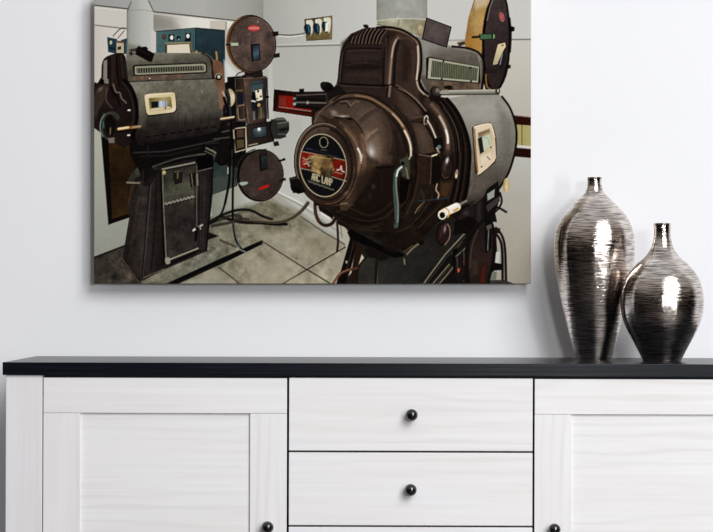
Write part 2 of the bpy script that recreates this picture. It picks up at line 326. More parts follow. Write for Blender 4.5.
    poly(F(108,57, 118,54.6, 118.6,84, 108.6,84), ('L', (108,0), (119,0), [(0,(20,14,14)), (.4,(54,40,38)), (1,(34,24,24))])); line(F(116.4,55, 117,70, 119,86), (16,11,11), 1.4); line(F(121,56, 123.6,80), (66,50,46), 1.4, 0, .8); line(F(124.6,62, 126,74), (38,46,60), 1.2, 0, .7)
    poly(F(97.6,83, 100.5,78, 104,80, 104,84.6), BK)
    line(F(124,80, 130,86, 135,97, 137,110, 136.4,122, 132,138), (12,9,9), 3.2); line(F(122,82, 128,90, 132,100, 133.6,114, 132,130), (64,48,44), 1.2, 5, .9)
    line(F(113,84, 116,92, 119.6,92.6, 121.4,98, 125,101.6, 126,103), (142,122,110), 1.1, 4, .9); line(F(110,86, 113,93, 117,97, 120,106), (14,10,10), 1.6)
    poly(F(93,98, 98,90, 104,85, 109,86, 105,98, 98,112, 93,116), (84,70,62), smooth=2, op=.55); glow(100,89,3.4,2,(146,132,120),.6,-40)
    line(F(107,88, 106,100, 112,108), (100,84,74), 1.6, 4, .7); line(F(103,92, 98,104, 96,118), (70,56,50), 1.4, 4, .8)
    for x, y in ((129,110.6), (128.6,135.6)): ell(x, y, 2.4, 3.2, (40,22,28)); ell(x, y - .4, 1.6, .9, (214,206,206))
    # wheel rim at the far left
    arc_(111,126,9.4,13.6,60,320,(58,66,64),2,rot=4); arc_(110.4,126,10.4,14.2,130,230,(120,132,126),1,rot=4)
    line(F(103.2,122, 103.6,128), (70,130,112), 1.2, 0, .8); line(F(103,113.6, 112,114, 118,120), (86,78,70), 1.2, 4, .8)
    poly(F(106,118, 112,116, 116,126, 112,136, 106,132), (14,10,10), smooth=2, op=.7); line(F(110,134, 110.4,128), (140,112,96), 1.4, 0, .8)
    poly(F(107.6,138, 114,137.6, 114.6,143, 109,143), (120,112,104), smooth=1)
    line(F(118.2,129.2, 129,127.6, 140,126.4), (150,106,48), 2.8, 0); line(F(118.6,128.8, 128,127.4), (244,222,176), 2, 0); line(F(133,127.4, 140,126.2), (160,150,130), 1.4, 0)
    line(F(116,132, 136,130), (12,9,9), 1.6, 0, .8)
    # lamp window
    poly(F(144.4,96.6, 147,94.6, 172.6,92.8, 175.6,95, 176.8,110, 174,113, 149,116.6, 146,114.6), (16,13,11), smooth=0); 
    poly(F(144.4,98, 144.8,95.4, 147.6,94, 160,93, 172,92.4, 174.6,93.6, 175.4,98, 176,108, 174.6,111, 172,112.4, 160,113.8, 149.6,115, 147,113.6, 146,110), ('L', (146,94), (174,114), [(0,(230,214,172)), (.6,(216,198,152)), (1,(232,218,184))]), smooth=2)
    line(F(146,97, 148,95, 172,93.4), (246,234,204), .9, 0, .7); poly(F(148.6,98.8, 150,98, 169.6,96.8, 171,97.6, 172,107.6, 170.8,108.8, 151,111.2, 149.8,110.4), ('L', (150,98), (171,108), [(0,(112,94,52)), (.5,(176,158,108)), (.8,(150,130,80)), (1,(104,86,46))]), smooth=0); poly(F(150,109, 170,106.6, 171.6,108.4, 150.6,111), (222,204,164))
    poly(F(151,101.6, 158.6,101.2, 158.6,107.4, 151.4,108), (26,30,38)); poly(F(158.6,101.2, 167,100.6, 167.4,106.6, 158.6,107.4), (164,180,200)); line(F(161,102, 161.4,106.4), (216,226,236), 1.6, 0, .8); line(F(165.6,101, 166,106.6), (90,110,140), .8, 0); ell(165.4,108.4,.8,1,(70,40,34))
    # head: reel case on top
    poly(F(222,84, 246,74, 246,170, 214,162, 222,130, 224,104), (24,20,20))
    line(F(216,52, 217,58, 216,64), (190,140,70), 1.6, 0)
    poly(F(213,60, 222,63, 224,74, 225,90, 224,104, 220,110, 218,92, 214,76), ('L', (213,60), (226,90), [(0,(120,92,74)), (.5,(104,72,56)), (1,(128,100,82))]), smooth=2); glow(221,74,4,6,(150,116,94),.5)
    ell(218.6,77,3.4,3.4,(24,20,19)); ell(218.8,76.8,1.6,1.6,(190,188,178)); arc_(218.6,77,3.4,3.4,180,320,(150,140,126),.8)
    line(F(222.6,92, 226,100, 226.6,112), (198,170,150), 1.4); glow(231,97,1.2,7,(240,228,196),0)
    line(F(226,90, 231,98, 231.6,112, 233,130), (40,52,62), 2, 4); line(F(224,98, 227,108, 228,120), (18,15,16), 3)
    # column of the head
    poly(F(227,77, 240,76, 240,124, 230,126), (20,16,17)); poly(F(228,89.4, 231.6,89.6, 234.6,95, 234.4,102, 231.4,106.4, 229,106, 230.6,98), ('L', (228,90), (234,104), [(0,(170,150,116)), (.5,(226,212,180)), (1,(196,176,138))]), smooth=3); line(F(226.6,92, 229.4,98, 230,108, 231,120), (46,58,68), 1.6, 4); poly(F(235,78.6, 243,78, 244.6,121, 237,121), ('L', (235,0), (244,0), [(0,(30,24,24)), (.5,(52,42,40)), (1,(70,58,52))]), edge=(96,82,66), ew=.7)
    poly(F(238,93, 243,92.4, 243.4,104.4, 238.4,104.6), (26,30,52)); line(F(236.6,90.6, 243,90.4), (112,92,62), 1.6, 0); line(F(238,106, 244,104.8), (140,116,96), 1.2, 0); line(F(237.6,108, 238.4,118.4, 241,120, 245,119), (150,132,104), 1, 2)
    poly(F(242.4,77.6, 265.4,76.4, 266.4,121.4, 247,124.6), ('L', (243,0), (266,0), [(0,(96,76,66)), (.3,(80,64,58)), (.8,(66,52,48)), (1,(48,36,34))]), tex=.18, edge=(30,22,22)); line(F(242.8,78.4, 265,77.2), (126,106,92), 1, 0, .8)
    poly(F(250,82, 262.6,80.6, 264.4,118, 252,120.4), ('L', (250,82), (262,120), [(0,(62,78,86)), (.3,(48,58,64)), (.5,(30,30,38)), (.8,(74,64,54)), (1,(96,90,82))]))
    poly(F(251,86, 263,84, 262.6,90, 251,96), (76,94,100), op=.7); poly(F(253,90.6, 262,88.6, 263,100, 256.4,101.6), (232,218,196), smooth=1, edge=(60,52,46)); ell(258,91.2,1.2,1.2,(30,24,22)); ell(260.8,96.4,1.1,1.1,(30,24,22)); ell(257.2,98.6,.8,.8,(60,50,44)); poly(F(251.8,92, 255,91, 256.4,101, 252,100), (14,12,16))
    line(F(251.8,100.8, 255,101.6), (220,222,226), 1.4, 0); poly(F(253,102.4, 257,102.2, 257,110, 253,110.6), (24,28,52)); ell(258.8,105,1.5,1.7,(196,158,104)); line(F(256.6,108, 257,119), (28,24,22), 1.6, 0); line(F(260.6,108, 261,118), (120,108,80), 1.4, 0); line(F(253.6,112, 254,119.6), (120,140,140), 1, 0)
    line(F(247,109, 248.4,122), (136,116,102), 1, 0, .6); line(F(266.6,78, 268,118), (24,18,18), 1.6, 0); ell(267.4,97,1.6,1.4,(14,12,12))
    line(F(236,75.6, 239,72.8, 244,71.4), (30,28,28), .9); line(F(254,70, 261,70, 262,76, 254,77), (40,30,30), 2, 0)
    poly(F(244,71, 250,70, 262,70, 263,76.6, 245,77), (40,31,30))
    # lower head block
    poly(F(246,125.6, 273,121, 273.6,141, 247.4,147.6), ('L', (246,0), (273,0), [(0,(58,46,46)), (.5,(50,38,38)), (1,(40,30,30))]), tex=.1, edge=(22,16,16)); poly(F(252,128.6, 266.6,125.6, 266.8,136.4, 252.4,138.6), ('R', (259,129.6), (9,8), [(0,(168,180,182)), (.3,(84,98,104)), (1,(44,54,60))]), edge=(24,20,22)); ell(259,129.2,1.4,1.6,(246,248,246))
    line(F(249,145.4, 257,143.6), (170,154,124), 1.2, 0)
    poly(F(232.6,128.6, 245.6,127, 246.4,149.6, 235,152.6), (24,18,16)); poly(F(236.4,130, 243.4,129, 244,137, 237,138), (86,62,56)); poly(F(236.6,140, 243.6,139.4, 244,147, 237,149), (92,80,52)); 
    line(F(233.4,128.8, 245.6,127.2, 246.2,149.2, 235,152.2, 233.4,128.8), (214,202,170), 1, 0)
    line(F(221,118.8, 233.6,117), (224,204,160), 1.8, 0); line(F(222,120, 232,118.8), (120,96,60), .8, 0)
    poly(F(224,121, 236,119, 236,128, 226,134), (30,24,26)); ell(229.6,124,2.2,1.8,(70,46,54)); line(F(222,132, 232,130), (92,90,86), 1.4, 0, .8); line(F(214,139, 232,137), (86,84,80), 1.6, 0, .8)
    # round motor at the right
    ell(280,128,9.4,8.4,(52,54,50)); poly(F(272,119.6, 282,117.4, 286,120, 288.6,126, 285,133, 286,137, 274,139, 270,128), (48,49,47), smooth=2); line(F(276,119.4, 284,119), (110,110,102), 2, 0, .8); poly(F(277,123, 288.6,121.4, 289.4,125, 278,128), (66,66,62)); line(F(278,123.4, 287,122), (120,120,112), .9, 0); line(F(281,130, 287,129), (20,18,18), 2, 0); line(F(278,134, 285,134.4), (96,94,88), 1.2, 0); poly(F(273,142, 278,141, 279.4,145.4, 274,146.4), (32,30,28), smooth=1); line(F(271.6,120, 270,128, 273,140), (20,16,16), 1.4)
    # lower reel case
    ell(260.2,175.4,23.6,26.4,(20,15,15), rot=8); ell(261,175.2,21.6,25,('L', (244,156), (280,198), [(0,(62,50,49)), (.5,(72,58,56)), (1,(56,45,44))]), rot=8, tex=.12); arc_(261,175.2,21.6,25,-60,80,(96,82,78),.7,rot=8,op=.6)
    arc_(259.4,175.4,24,27,150,250,(46,40,38),1,rot=8)
    poly(F(258.6,150, 266,148.6, 268,155, 259,157), (50,38,38)); poly(F(259,155.4, 267,154.4, 267.6,170, 260,172.4), (20,16,17)); poly(F(261,156, 267,155.2, 267.4,168.4, 261.6,170), ('L', (261,155), (267,170), [(0,(50,58,60)), (1,(28,30,32))])); line(F(260,172.4, 267.6,170), (84,70,66), .8, 0)
    poly(F(258.4,188.4, 262,186.4, 268.6,184.4, 269,186.4, 265,188.6, 259,189.8), (186,26,30), smooth=2); poly(F(239,183, 243,181.8, 247.6,182, 247,184, 242,185.6), (158,176,160), smooth=2)
    line(F(279,161, 284,159.6), (24,18,18), 2, 0); ell(284,159.4,1.6,1.4,(20,16,16)); line(F(280,181, 284,179.4), (24,18,18), 2, 0); ell(284.4,179.4,1.8,1.6,(40,26,24)); ell(285.6,180.2,.8,.8,(180,120,100))
    # cords hanging by the head
    line(F(231,120, 231,140, 229.6,165, 229,182, 225,203), (16,15,16), 2.4); line(F(225,203, 221.6,213, 216,220, 208,224), (20,18,18), 2); line(F(233.6,140, 233.4,165, 232.6,200, 233,222, 236,240, 242,250), (14,13,14), 2.2)
    line(F(233,221, 235.4,234, 240,248), (110,126,128), .8, 4, .9); line(F(232,150, 231.6,176), (70,84,90), .7, 0, .8); line(F(240,249.6, 246,252.4), (120,126,120), 1.4, 0)
    line(F(217.6,160, 219,164, 224,164, 228,158), (14,12,12), 2); line(F(232,158, 238,157, 241,152), (14,12,12), 2); line(F(240,156, 252,152.4), (22,18,18), 1.6, 0)
    # upper reel case (disc)
    ell(250.6,44,24.4,29.4,(20,15,14), rot=-4); ell(250.2,44,24,28.8,(96,70,42), rot=-4); arc_(250,44,23.6,28.6,120,250,(150,112,62),1.2,rot=-4,op=.8)
    ell(252.6,44,23.2,28,('L', (236,24), (270,64), [(0,(84,68,64)), (.5,(94,78,74)), (1,(76,61,58))]), rot=-4, tex=.2, edge=(34,26,25), ew=1); arc_(252.6,44,22,26.8,-80,70,(120,104,98),.6,rot=-4,op=.5)
    for k in range(10): line([(236 + k * 3.4, 26 + (k * 7) % 11), (236.6 + k * 3.4, 36 + (k * 5) % 17)], (120,104,96), .8, 0, .25)
    ell(253.8,28.2,6.2,2.9,(206,84,84), edge=(150,50,52)); line(F(249.4,28.2, 258.4,28.2), (236,160,156), 1, 0, .8)
    poly(F(229.6,43, 238,42.8, 238.2,45.6, 229.8,45.8), (176,196,160), smooth=1); line(F(226.8,44.6, 230,44.6), (26,22,20), 2, 0)
    poly(F(250.4,44.4, 259.4,43.6, 260.6,61, 251.6,62.6), (24,18,17)); poly(F(252.6,45.6, 258.8,45, 259.4,60.4, 253.4,61.4), ('L', (253,46), (259,61), [(0,(40,50,58)), (.5,(72,100,116)), (1,(30,40,48))])); line(F(252,62.2, 260.6,61), (110,92,86), .8, 0); ell(257.6,22,1,1.2,(150,140,130), op=.7)
    poly(F(272,31.6, 278.4,31.4, 278.2,35.6, 273,36.6), (30,22,22)); poly(F(273.6,54, 279.4,52.8, 279.8,57, 274,58), (34,25,24))
    # ------------------------------------------------ FRONT MACHINE
    Aq = T(280, 80, 4.431); B = T(320, 0, 4.431); C = T(400, 0, 4.431); D = T(400, 90, 4.431); E = T(380, 190, 4.431)
    # things behind: wall under machine, legs
    poly(F(338,214, 356,222, 356,262, 350,285, 330,285, 346,248), (178,172,156)); fade(F(330,262, 345,250, 350,270, 340,285), (158,150,132), 4, .8)
    poly(F(354,250, 366,252, 362,285, 352,285), (198,188,160))
    # upper reel case at the right
    poly(C(345,-45, 370,-60, 410,-40, 440,-50, 470,-10, 483,60, 490,130, 488,220, 480,300, 462,360, 430,405, 380,400, 366,330, 358,240, 290,215, 298,130, 310,60), (20,15,16), smooth=2)
    poly(C(400,-10, 385,30, 371,90, 362,170, 360,255, 330,230, 290,212, 292,150, 305,70, 322,25, 350,-30), ('L', (468,0), (484,0), [(0,(150,112,62)), (.5,(172,138,90)), (1,(176,136,80))]), smooth=2, tex=.1)
    fade(C(320,-20, 400,-20, 385,25, 335,40), (196,178,150), 5, .8); fade(C(295,150, 360,160, 358,240, 295,205), (166,110,46), 6, .6)
    poly(C(418,-40, 452,-30, 470,30, 480,130, 478,220, 465,310, 440,380, 405,390, 385,330, 372,240, 376,150, 392,50), ('L', (485,10), (512,60), [(0,(70,60,62)), (.4,(62,50,54)), (1,(50,38,42))]), smooth=2, tex=.12)
    line(C(404,-5, 388,45, 375,110, 370,190, 372,250), (14,10,11), 1.6); line(C(415,-10, 398,35, 386,90), (130,120,116), 1.1, 4, .8); line(C(486,80, 492,150, 488,230), (16,12,13), 1.4)
    ell(501.7,17,2.4,4.8,(186,96,98), rot=-14); arc_(501.9,17,1.3,3,0,300,(140,60,64),.8,rot=-14)
    poly(C(350,152, 412,150, 420,172, 356,176), (76,108,80), smooth=1, edge=(30,40,32)); line(C(322,165, 352,163), (22,22,22), 2.2, 0); ell(493.6,36.4,1.2,2.2,(120,160,110)); poly(C(404,150, 412,152, 412,170, 405,170), (24,28,26))
    poly(C(432,195, 466,187, 470,205, 434,285, 412,290, 410,280), ('L', (494,64), (505,43), [(0,(176,160,128)), (.6,(206,190,150)), (1,(220,204,160))]), edge=(40,28,20)); ell(502.5,45.2,1.4,1,(150,104,50)); poly(C(432,280, 462,215, 470,260, 455,300, 440,300), (36,32,36)); line(C(443,285, 453,240), (150,160,168), .8, 0)
    ell(511.6,28.6,2.6,2.4,(14,11,12)); poly(C(484,118, 508,120, 506,138, 486,142), BK); poly(C(470,288, 490,287, 490,303, 468,304), (20,15,16))
    poly(C(372,310, 432,304, 434,324, 378,326), (44,34,34)); line(C(380,330, 384,380, 400,396), (150,104,60), 1.4); poly(C(252,190, 285,182, 290,196, 262,206), (70,56,44), smooth=1); line(C(255,188, 286,181), (150,130,104), 1, 0)
    # flue pipe and damper
    poly(F(376.4,-12, 427.2,-12, 427.2,22, 376.4,22), ('L', (376,0), (427,0), [(0,(128,130,125)), (.1,(146,148,142)), (.5,(158,160,156)), (.9,(150,152,148)), (1,(136,138,134))]), tex=.05)
    poly(F(377,20, 400,18, 427,19, 427,30, 421,37, 400,30, 388,26, 377,25), ('L', (377,0), (427,0), [(0,(136,132,112)), (.3,(168,164,142)), (.6,(150,146,124)), (1,(128,120,98))]), smooth=0, tex=.14)
    line(F(376.5,20.8, 400,18.6, 427,19.4), (206,204,194), 1, 4, .8); line(F(377,24.6, 388,26.6, 402,30), (90,84,68), .8); line(F(399,20, 398,26), (110,104,86), .8, 0); ell(421,30,3,4,(170,150,108), op=.8); glow(420,27,2,2.4,(210,200,170),.7)
    # lamp house top, grey side
    poly(C(70,160, 92,163, 240,208, 330,226, 358,252, 370,300, 368,400, 120,412, 80,330), ('L', (430,45), (440,92), [(0,(132,129,124)), (.25,(106,101,96)), (.6,(94,88,82)), (1,(88,76,66))]), smooth=0, tex=.05)
    line(C(95,168, 240,211, 330,232, 355,262), (168,164,156), 1, 4, .7); fade(C(100,180, 130,190, 126,340, 100,330), (146,143,138), 5, .6)
    line(C(232,206, 300,214, 345,232, 368,265, 372,320, 362,395), (14,12,12), 2.2); line(C(250,214, 310,224, 345,246), (98,96,96), .8, 4, .7); line(C(345,250, 358,300, 354,390), (150,146,136), .9, 4, .6)
    poly(C(115,258, 128,250, 352,296, 356,370, 240,362, 115,350), (18,15,15)); poly(C(128,256, 350,296, 345,366, 122,348), (168,168,146)); poly(C(142,268, 344,302, 340,358, 136,340), (54,54,46))
    for k in range(26):
        x = 146 + k * 7.7; y = 270 + k * 1.28; line(C(x, y, x - 1.6, y + 66 - k * .55), (134,136,114), .85, 0, .85)
    for x, y in ((192,272), (312,300), (185,350), (314,360)): ell(*C(x, y)[0], 1, 1, (18,15,14))
    poly(C(130,358, 350,372, 350,392, 190,400, 130,384), (106,86,70), op=.55, tex=.3); ell(*C(212,386)[0], 4, 1.8, (24,20,20), rot=-6)
    poly(C(118,80, 226,120, 206,208, 178,200, 98,172), (84,74,76), tex=.12, edge=(26,20,20), ew=1.2); fade(C(130,110, 190,130, 180,180, 120,160), (98,88,90), 6, .6)
    # grey drum
    poly(D(200,40, 300,22, 440,18, 455,40, 486,80, 505,130, 515,190, 512,250, 500,310, 478,370, 440,432, 380,480, 330,525, 270,560, 285,480, 312,300, 290,180), ('L', (480,94), (470,205), [(0,(140,138,131)), (.12,(152,150,143)), (.3,(136,133,127)), (.5,(116,113,108)), (.75,(86,80,75)), (1,(58,51,47))]), smooth=0, tex=.04)
    fade(D(300,60, 400,40, 430,120, 320,140), (160,158,151), 14, .5); fade(D(300,480, 330,380, 410,400, 360,470), (112,104,96), 10, .5); fade(D(300,300, 320,300, 320,440, 292,490), (130,124,118), 4, .5)
    fade(D(430,60, 500,130, 505,240, 470,340, 450,250), (96,93,88), 8, .5)
    line(D(452,30, 484,74, 506,130, 516,190, 513,250, 500,310, 478,372, 440,434, 420,450), (22,17,17), 2.2)
    # rod on top of the drum
    line(C(170,418, 434,415), (60,54,50), 2, 0); line(C(180,408, 436,404), (132,130,120), 4, 0); line(C(190,404, 430,400), (184,182,172), 1.2, 0)
    ell(*C(432,404)[0], 2.4, 3.4, (60,56,52)); ell(*C(434,402)[0], 1, 1.6, (170,166,156))
    # lamp window of the drum
    poly(D(318,168, 332,155, 398,144, 414,165, 426,210, 428,280, 422,322, 350,380, 332,368), (60,42,28), smooth=0)
    poly(D(326,168, 338,158, 394,148, 408,162, 420,208, 424,280, 418,316, 354,372, 342,360, 330,250), ('L', (476,125), (494,168), [(0,(228,208,180)), (.4,(206,182,152)), (1,(226,204,176))]), smooth=2)
    line(D(330,174, 334,260, 344,362), (112,78,48), 1.4, 4, .8); line(D(344,158, 394,149, 408,166, 420,210), (246,230,208), .9, 4, .8)
    poly(D(346,192, 396,172, 408,215, 410,275, 402,304, 358,340, 350,270), ('L', (478,133), (494,146), [(0,(120,104,78)), (.35,(176,160,126)), (1,(206,188,156))]), smooth=1, soft=1.4); fade(D(346,190, 396,172, 398,186, 350,206), (116,96,70), 2, .7)
    poly(D(344,216, 362,206, 372,274, 354,284), (24,40,42)); poly(D(364,208, 398,196, 402,246, 372,268), (192,196,172)); line(D(366,210, 388,214, 394,240), (130,176,168), 1); poly(D(356,296, 400,276, 408,300, 360,336), (222,204,176)); line(D(386,296, 398,308), (90,90,110), 1, 0); ell(*D(361,340)[0], .9, .9, (80,80,90)); ell(*D(402,254)[0], .8, 1, (60,60,56))
    # casing behind the face drum
    poly(F(337,84, 349,78, 360,70, 410,72, 420,80, 428,94, 447,98, 456,108, 464,122, 470,142, 471,160, 469,185, 465,203, 456,214, 440,225, 424,240, 404,254, 380,245, 347,230, 336,215, 324,207, 312,199, 330,150, 328,110, 320,108), (36,25,22), smooth=2, tex=.12)
    # the brown casing
    poly(F(358,86, 392,86, 410,94, 424,104, 434,120, 440,140, 440,170, 432,200, 420,225, 408,240, 400,160, 384,110), ('R', (372,160), (72,76), [(0,(40,28,25)), (.6,(52,38,34)), (.8,(74,58,50)), (.93,(62,47,41)), (1,(34,23,21))]), smooth=2, tex=.14)
    poly(F(384,162, 440,158, 468,166, 464,204, 440,226, 405,252, 374,242), (34,24,20), smooth=2, op=.8, tex=.25, soft=6)
    # fine ring stripes at the drum
    for k, (dx, col, w_) in enumerate(((0,(16,11,11),3.4), (-4,(50,37,34),1.4), (-6.5,(18,12,12),2.4), (-9.5,(60,46,41),1.4), (-12.5,(22,15,15),2.4), (-15.5,(48,35,31),1.4))):
        line([(447 + dx * .8, 99 + abs(dx) * .2), (456 + dx, 110), (463 + dx, 124), (468.5 + dx, 142), (469.6 + dx, 160), (467 + dx, 186), (463.4 + dx, 202)], col, w_)
    poly(F(432,139, 442,138, 446,146, 446,152, 434,150), (20,14,15), smooth=1); ell(439,147,2,2,(96,108,110)); line(F(436.6,148, 439,152.4), (198,180,160), 1.3, 0)
    # bracket and red-brown knob on the casing
    poly(F(415,154.4, 437,152, 440,158, 440,186, 431.6,184, 430.4,157, 416,158), (22,15,15)); poly(F(416,157, 431,157, 430,184, 415,184), ('L', (415,0), (431,0), [(0,(48,32,24)), (.6,(56,36,28)), (1,(44,29,24))]), tex=.15)
    line(F(418,154.6, 431,156.6, 437,154, 439,152), (112,92,78), 1.3, 0); line(F(432,156, 436.6,154.6), (232,218,176), 1.4, 0); line(F(431.4,157, 431,172, 430,184), (120,96,78), .9, 0, .7)
    ell(446.6,168,6.4,11.6,(48,31,34), rot=6, edge=(16,10,11), ew=1.2); glow(447,160.6,1.5,3.4,(232,226,232),.95,14); glow(444.6,168,1.4,4,(110,78,80),.6); arc_(446.6,168,5,10.2,60,140,(86,62,58),.9,rot=6)
    ell(456.4,174,1.5,4.6,(150,130,110), rot=8); ell(456.2,176,.9,2,(220,206,176)); fade(F(440,182, 452,182, 448,198, 440,196), (92,62,42), 4, .7)
    line(F(437,184, 436,190, 438.6,194, 437.8,198.6), (190,160,130), 1.2); line(F(418,200.8, 430,200, 447,198.2), (40,60,76), 1.2, 0)
    line(F(424,202, 418,208, 415,213), (160,134,108), 1, 4, .8); line(F(421,190, 424,200, 418,212), (80,58,44), 1.6, 4, .6); line(F(405,182, 402,196, 396,206), (110,76,56), 1.6, 4, .6); line(F(441,204, 428,218, 418,228), (70,50,40), 1.2, 4, .8); line(F(434,202, 424,216, 414,224), (24,16,14), 1.6)
    line(F(396,232, 410,226, 424,210, 432,196), (64,46,38), 1.2, 5, .7)
    # hood in front of the lamp house
    poly(B(72,372, 78,345, 82,290, 92,222, 108,185, 135,150, 190,126, 300,116, 350,124, 388,140, 420,168, 436,200, 440,225, 438,320, 446,360, 470,408, 500,420, 520,455, 480,530, 300,470, 160,425, 60,440, 30,432), ('L', (338,0), (424,0), [(0,(60,46,42)), (.1,(54,39,37)), (.5,(50,36,36)), (.75,(64,47,42)), (.92,(72,54,47)), (1,(30,21,20))]), smooth=0, tex=.12)
    H4 = T(330, 20, 5.32); H3 = T(395, 85, 6.65); H1 = T(330, 80, 5.911); H2 = T(330, 150, 5.911)
    # hood: front panel, tubes and shoulders
    fade(H4(62,120, 100,90, 290,70, 300,160, 280,345, 50,345), (50,38,36), 4, .8)
    poly(H4(80,158, 130,148, 270,150, 283,170, 276,335, 170,340, 66,332, 70,240), ('L', (345,48), (352,84), [(0,(54,42,41)), (.3,(46,34,34)), (.7,(42,31,31)), (1,(54,42,41))]), smooth=1, tex=.04, soft=2)
    fade(H4(95,180, 270,175, 268,215, 92,222), (64,51,50), 5, .6); fade(H4(85,240, 265,232, 262,262, 82,270), (34,24,25), 5, .7); fade(H4(80,275, 262,268, 262,300, 78,308), (66,52,50), 6, .7)
    line(H4(90,240, 170,228, 265,236), (72,58,56), 1, 5, .6); line(H4(84,158, 130,150, 275,152), (20,14,14), 1.2, 4, .8); line(H4(92,166, 180,162, 268,164), (84,68,66), .9, 4, .6)
    line(H4(76,165, 66,260, 60,335), (22,15,15), 1.4, 4, .9); line(H4(66,160, 56,250, 48,335), (88,73,68), 1.3, 4, .7, 1.6); line(H4(44,335, 50,250, 62,170, 92,118, 140,70), (24,17,17), 1.2, 5, .9)
    line(H4(100,120, 150,118, 280,122), (80,64,60), 1, 4, .5); line(H4(130,72, 200,52, 300,48), (92,77,70), 1.2, 4, .8)
    # corner tube
    line(H4(310,82, 292,180, 286,260, 284,345), (22,15,15), 1.8, 5, .9, 1.6); line(H4(300,100, 298,190, 294,340), (80,64,58), 1.3, 4, .8, 1.6)
    line(H4(362,92, 338,130, 326,190, 318,260, 312,345), (96,76,66), 5, 5, .8, 3.5); line(H4(362,98, 340,136, 330,190, 322,260, 316,340), (164,140,124), 1.8, 5, .85, 1.8); line(H4(352,104, 336,140, 327,200), (214,194,178), .9, 4, .7)
    line(H4(366,110, 350,160, 342,240, 340,345), (28,19,19), 3, 5, .9, 2.4); line(H4(362,180, 356,260, 352,340), (74,57,50), 1.6, 4, .6, 2)
    # right flank
    fade(H4(372,95, 420,100, 455,150, 455,330, 420,370, 365,340), (66,50,44), 5, .75); fade(H4(385,120, 430,150, 425,260, 410,330, 380,320), (42,30,29), 5, .7); line(H4(372,100, 410,96, 440,116), (96,78,70), 1.2, 4, .6, 1.8); line(H4(436,160, 446,210, 438,300), (82,64,55), 2, 5, .6, 2.4)
    line(H4(300,44, 365,55, 420,78, 460,112, 472,160, 472,240, 462,320, 478,370, 520,405), (136,113,98), 2.2, 6, .9, 1.6); line(H4(466,140, 469,200, 466,260, 460,316), (226,210,194), 1.3, 5, .9); line(H4(462,330, 474,366, 500,394), (206,186,168), 1.2, 4, .8)
    line(H4(250,40, 310,38, 380,52, 440,85, 474,118, 484,170, 484,250, 474,320, 486,362, 520,392, 560,400), (12,9,9), 2.3)
    # groove and lower shoulder
    line(H4(50,338, 150,344, 270,349, 335,345), (16,11,11), 1.7, 4, 1); line(H4(52,348, 150,355, 268,359), (88,73,69), .9, 4, .7)
    fade(H4(50,352, 280,362, 300,410, 180,390, 60,400, 10,420), (54,43,43), 4, .8); line(H4(44,345, 22,375, 0,395), (110,95,86), 1.3, 4, .8); fade(H4(20,390, 100,375, 170,380, 80,400), (74,60,57), 4, .5)
    line(H4(320,352, 314,405), (150,127,110), 2, 0, .8, 1.6); line(H4(304,360, 300,410), (24,16,16), 1.4, 0, .8)
    fade(H4(330,362, 400,400, 480,470, 500,530, 440,520, 360,430), (62,48,42), 5, .8); fade(H4(345,370, 400,410, 430,450, 380,430), (92,74,66), 4, .6); fade(H4(430,440, 470,470, 480,510, 450,490), (104,84,74), 3, .6)
    line(H4(345,352, 400,384, 450,430, 500,488, 520,515), (20,14,13), 1.6, 5, .95); line(H4(350,346, 408,380, 460,426, 510,484), (116,97,84), 1.1, 5, .8)
    # casing between the bowl and the drum
    fade(H3(10,60, 90,110, 170,190, 120,230, 60,170), (84,67,59), 6, .65); fade(H3(110,260, 180,270, 240,360, 240,440, 190,460, 140,360), (88,70,60), 7, .7); fade(H3(150,280, 200,300, 215,400, 180,420), (120,98,84), 6, .35)
    line(H3(0,140, 40,190, 100,260, 130,340, 150,460), (34,24,21), 2.4, 5, .7, 2.4); line(H3(70,240, 120,320, 140,400), (22,15,14), 1.6, 4, .6, 2)
    line(H3(15,30, 70,56, 130,104, 190,172), (22,15,14), 1.3, 5, .9); line(H3(24,24, 80,50, 142,98, 204,170), (134,113,98), 1, 5, .85)
    poly(H3(110,222, 190,205, 205,262, 120,250), (54,41,36), smooth=1, soft=1.6); line(H3(112,242, 195,250), (14,9,9), 1.8, 0, .9, 1.6); line(H3(118,220, 190,208), (104,86,76), 1, 0, .9)
    ell(425.8,120.4,2.3,5,(150,130,114), rot=8); ell(426,120.6,1.3,3.6,(28,19,17), rot=8); arc_(425.8,120.4,2.1,4.8,200,330,(206,188,170),.8,rot=8)
    line(H3(205,270, 240,330, 262,365), (20,13,12), 2, 4, .9); line(H3(216,236, 244,286, 270,348), (228,216,202), 1.25)
    line(H3(215,120, 275,190, 322,270, 345,350, 350,440), (78,61,53), 8, 5, .75, 4.5); line(H3(245,130, 300,200, 334,275, 350,345, 352,420), (128,104,88), 3.6, 5, .75, 2.6); line(H3(296,210, 330,275, 347,340, 350,385), (206,188,172), 2, 5, .9, 1.6); line(H3(338,300, 350,345, 352,384), (252,248,242), 1.5, 4, .95)
    line(H3(225,160, 285,240, 315,330, 325,380), (36,25,22), 1.6, 5, .7, 2); line(H3(195,90, 250,110, 300,160), (92,74,64), 1.6, 4, .6, 2)
    for a_, c_ in ((0,(86,74,68)), (17,(58,46,43)), (36,(92,82,76)), (56,(40,31,30))):
        line(H3(290+a_,150, 340+a_,225, 378+a_,320, 392+a_,440), c_, 1, 5, .75); line(H3(298+a_,150, 348+a_,225, 386+a_,320, 400+a_,440), (16,11,11), 1.2, 5, .8)
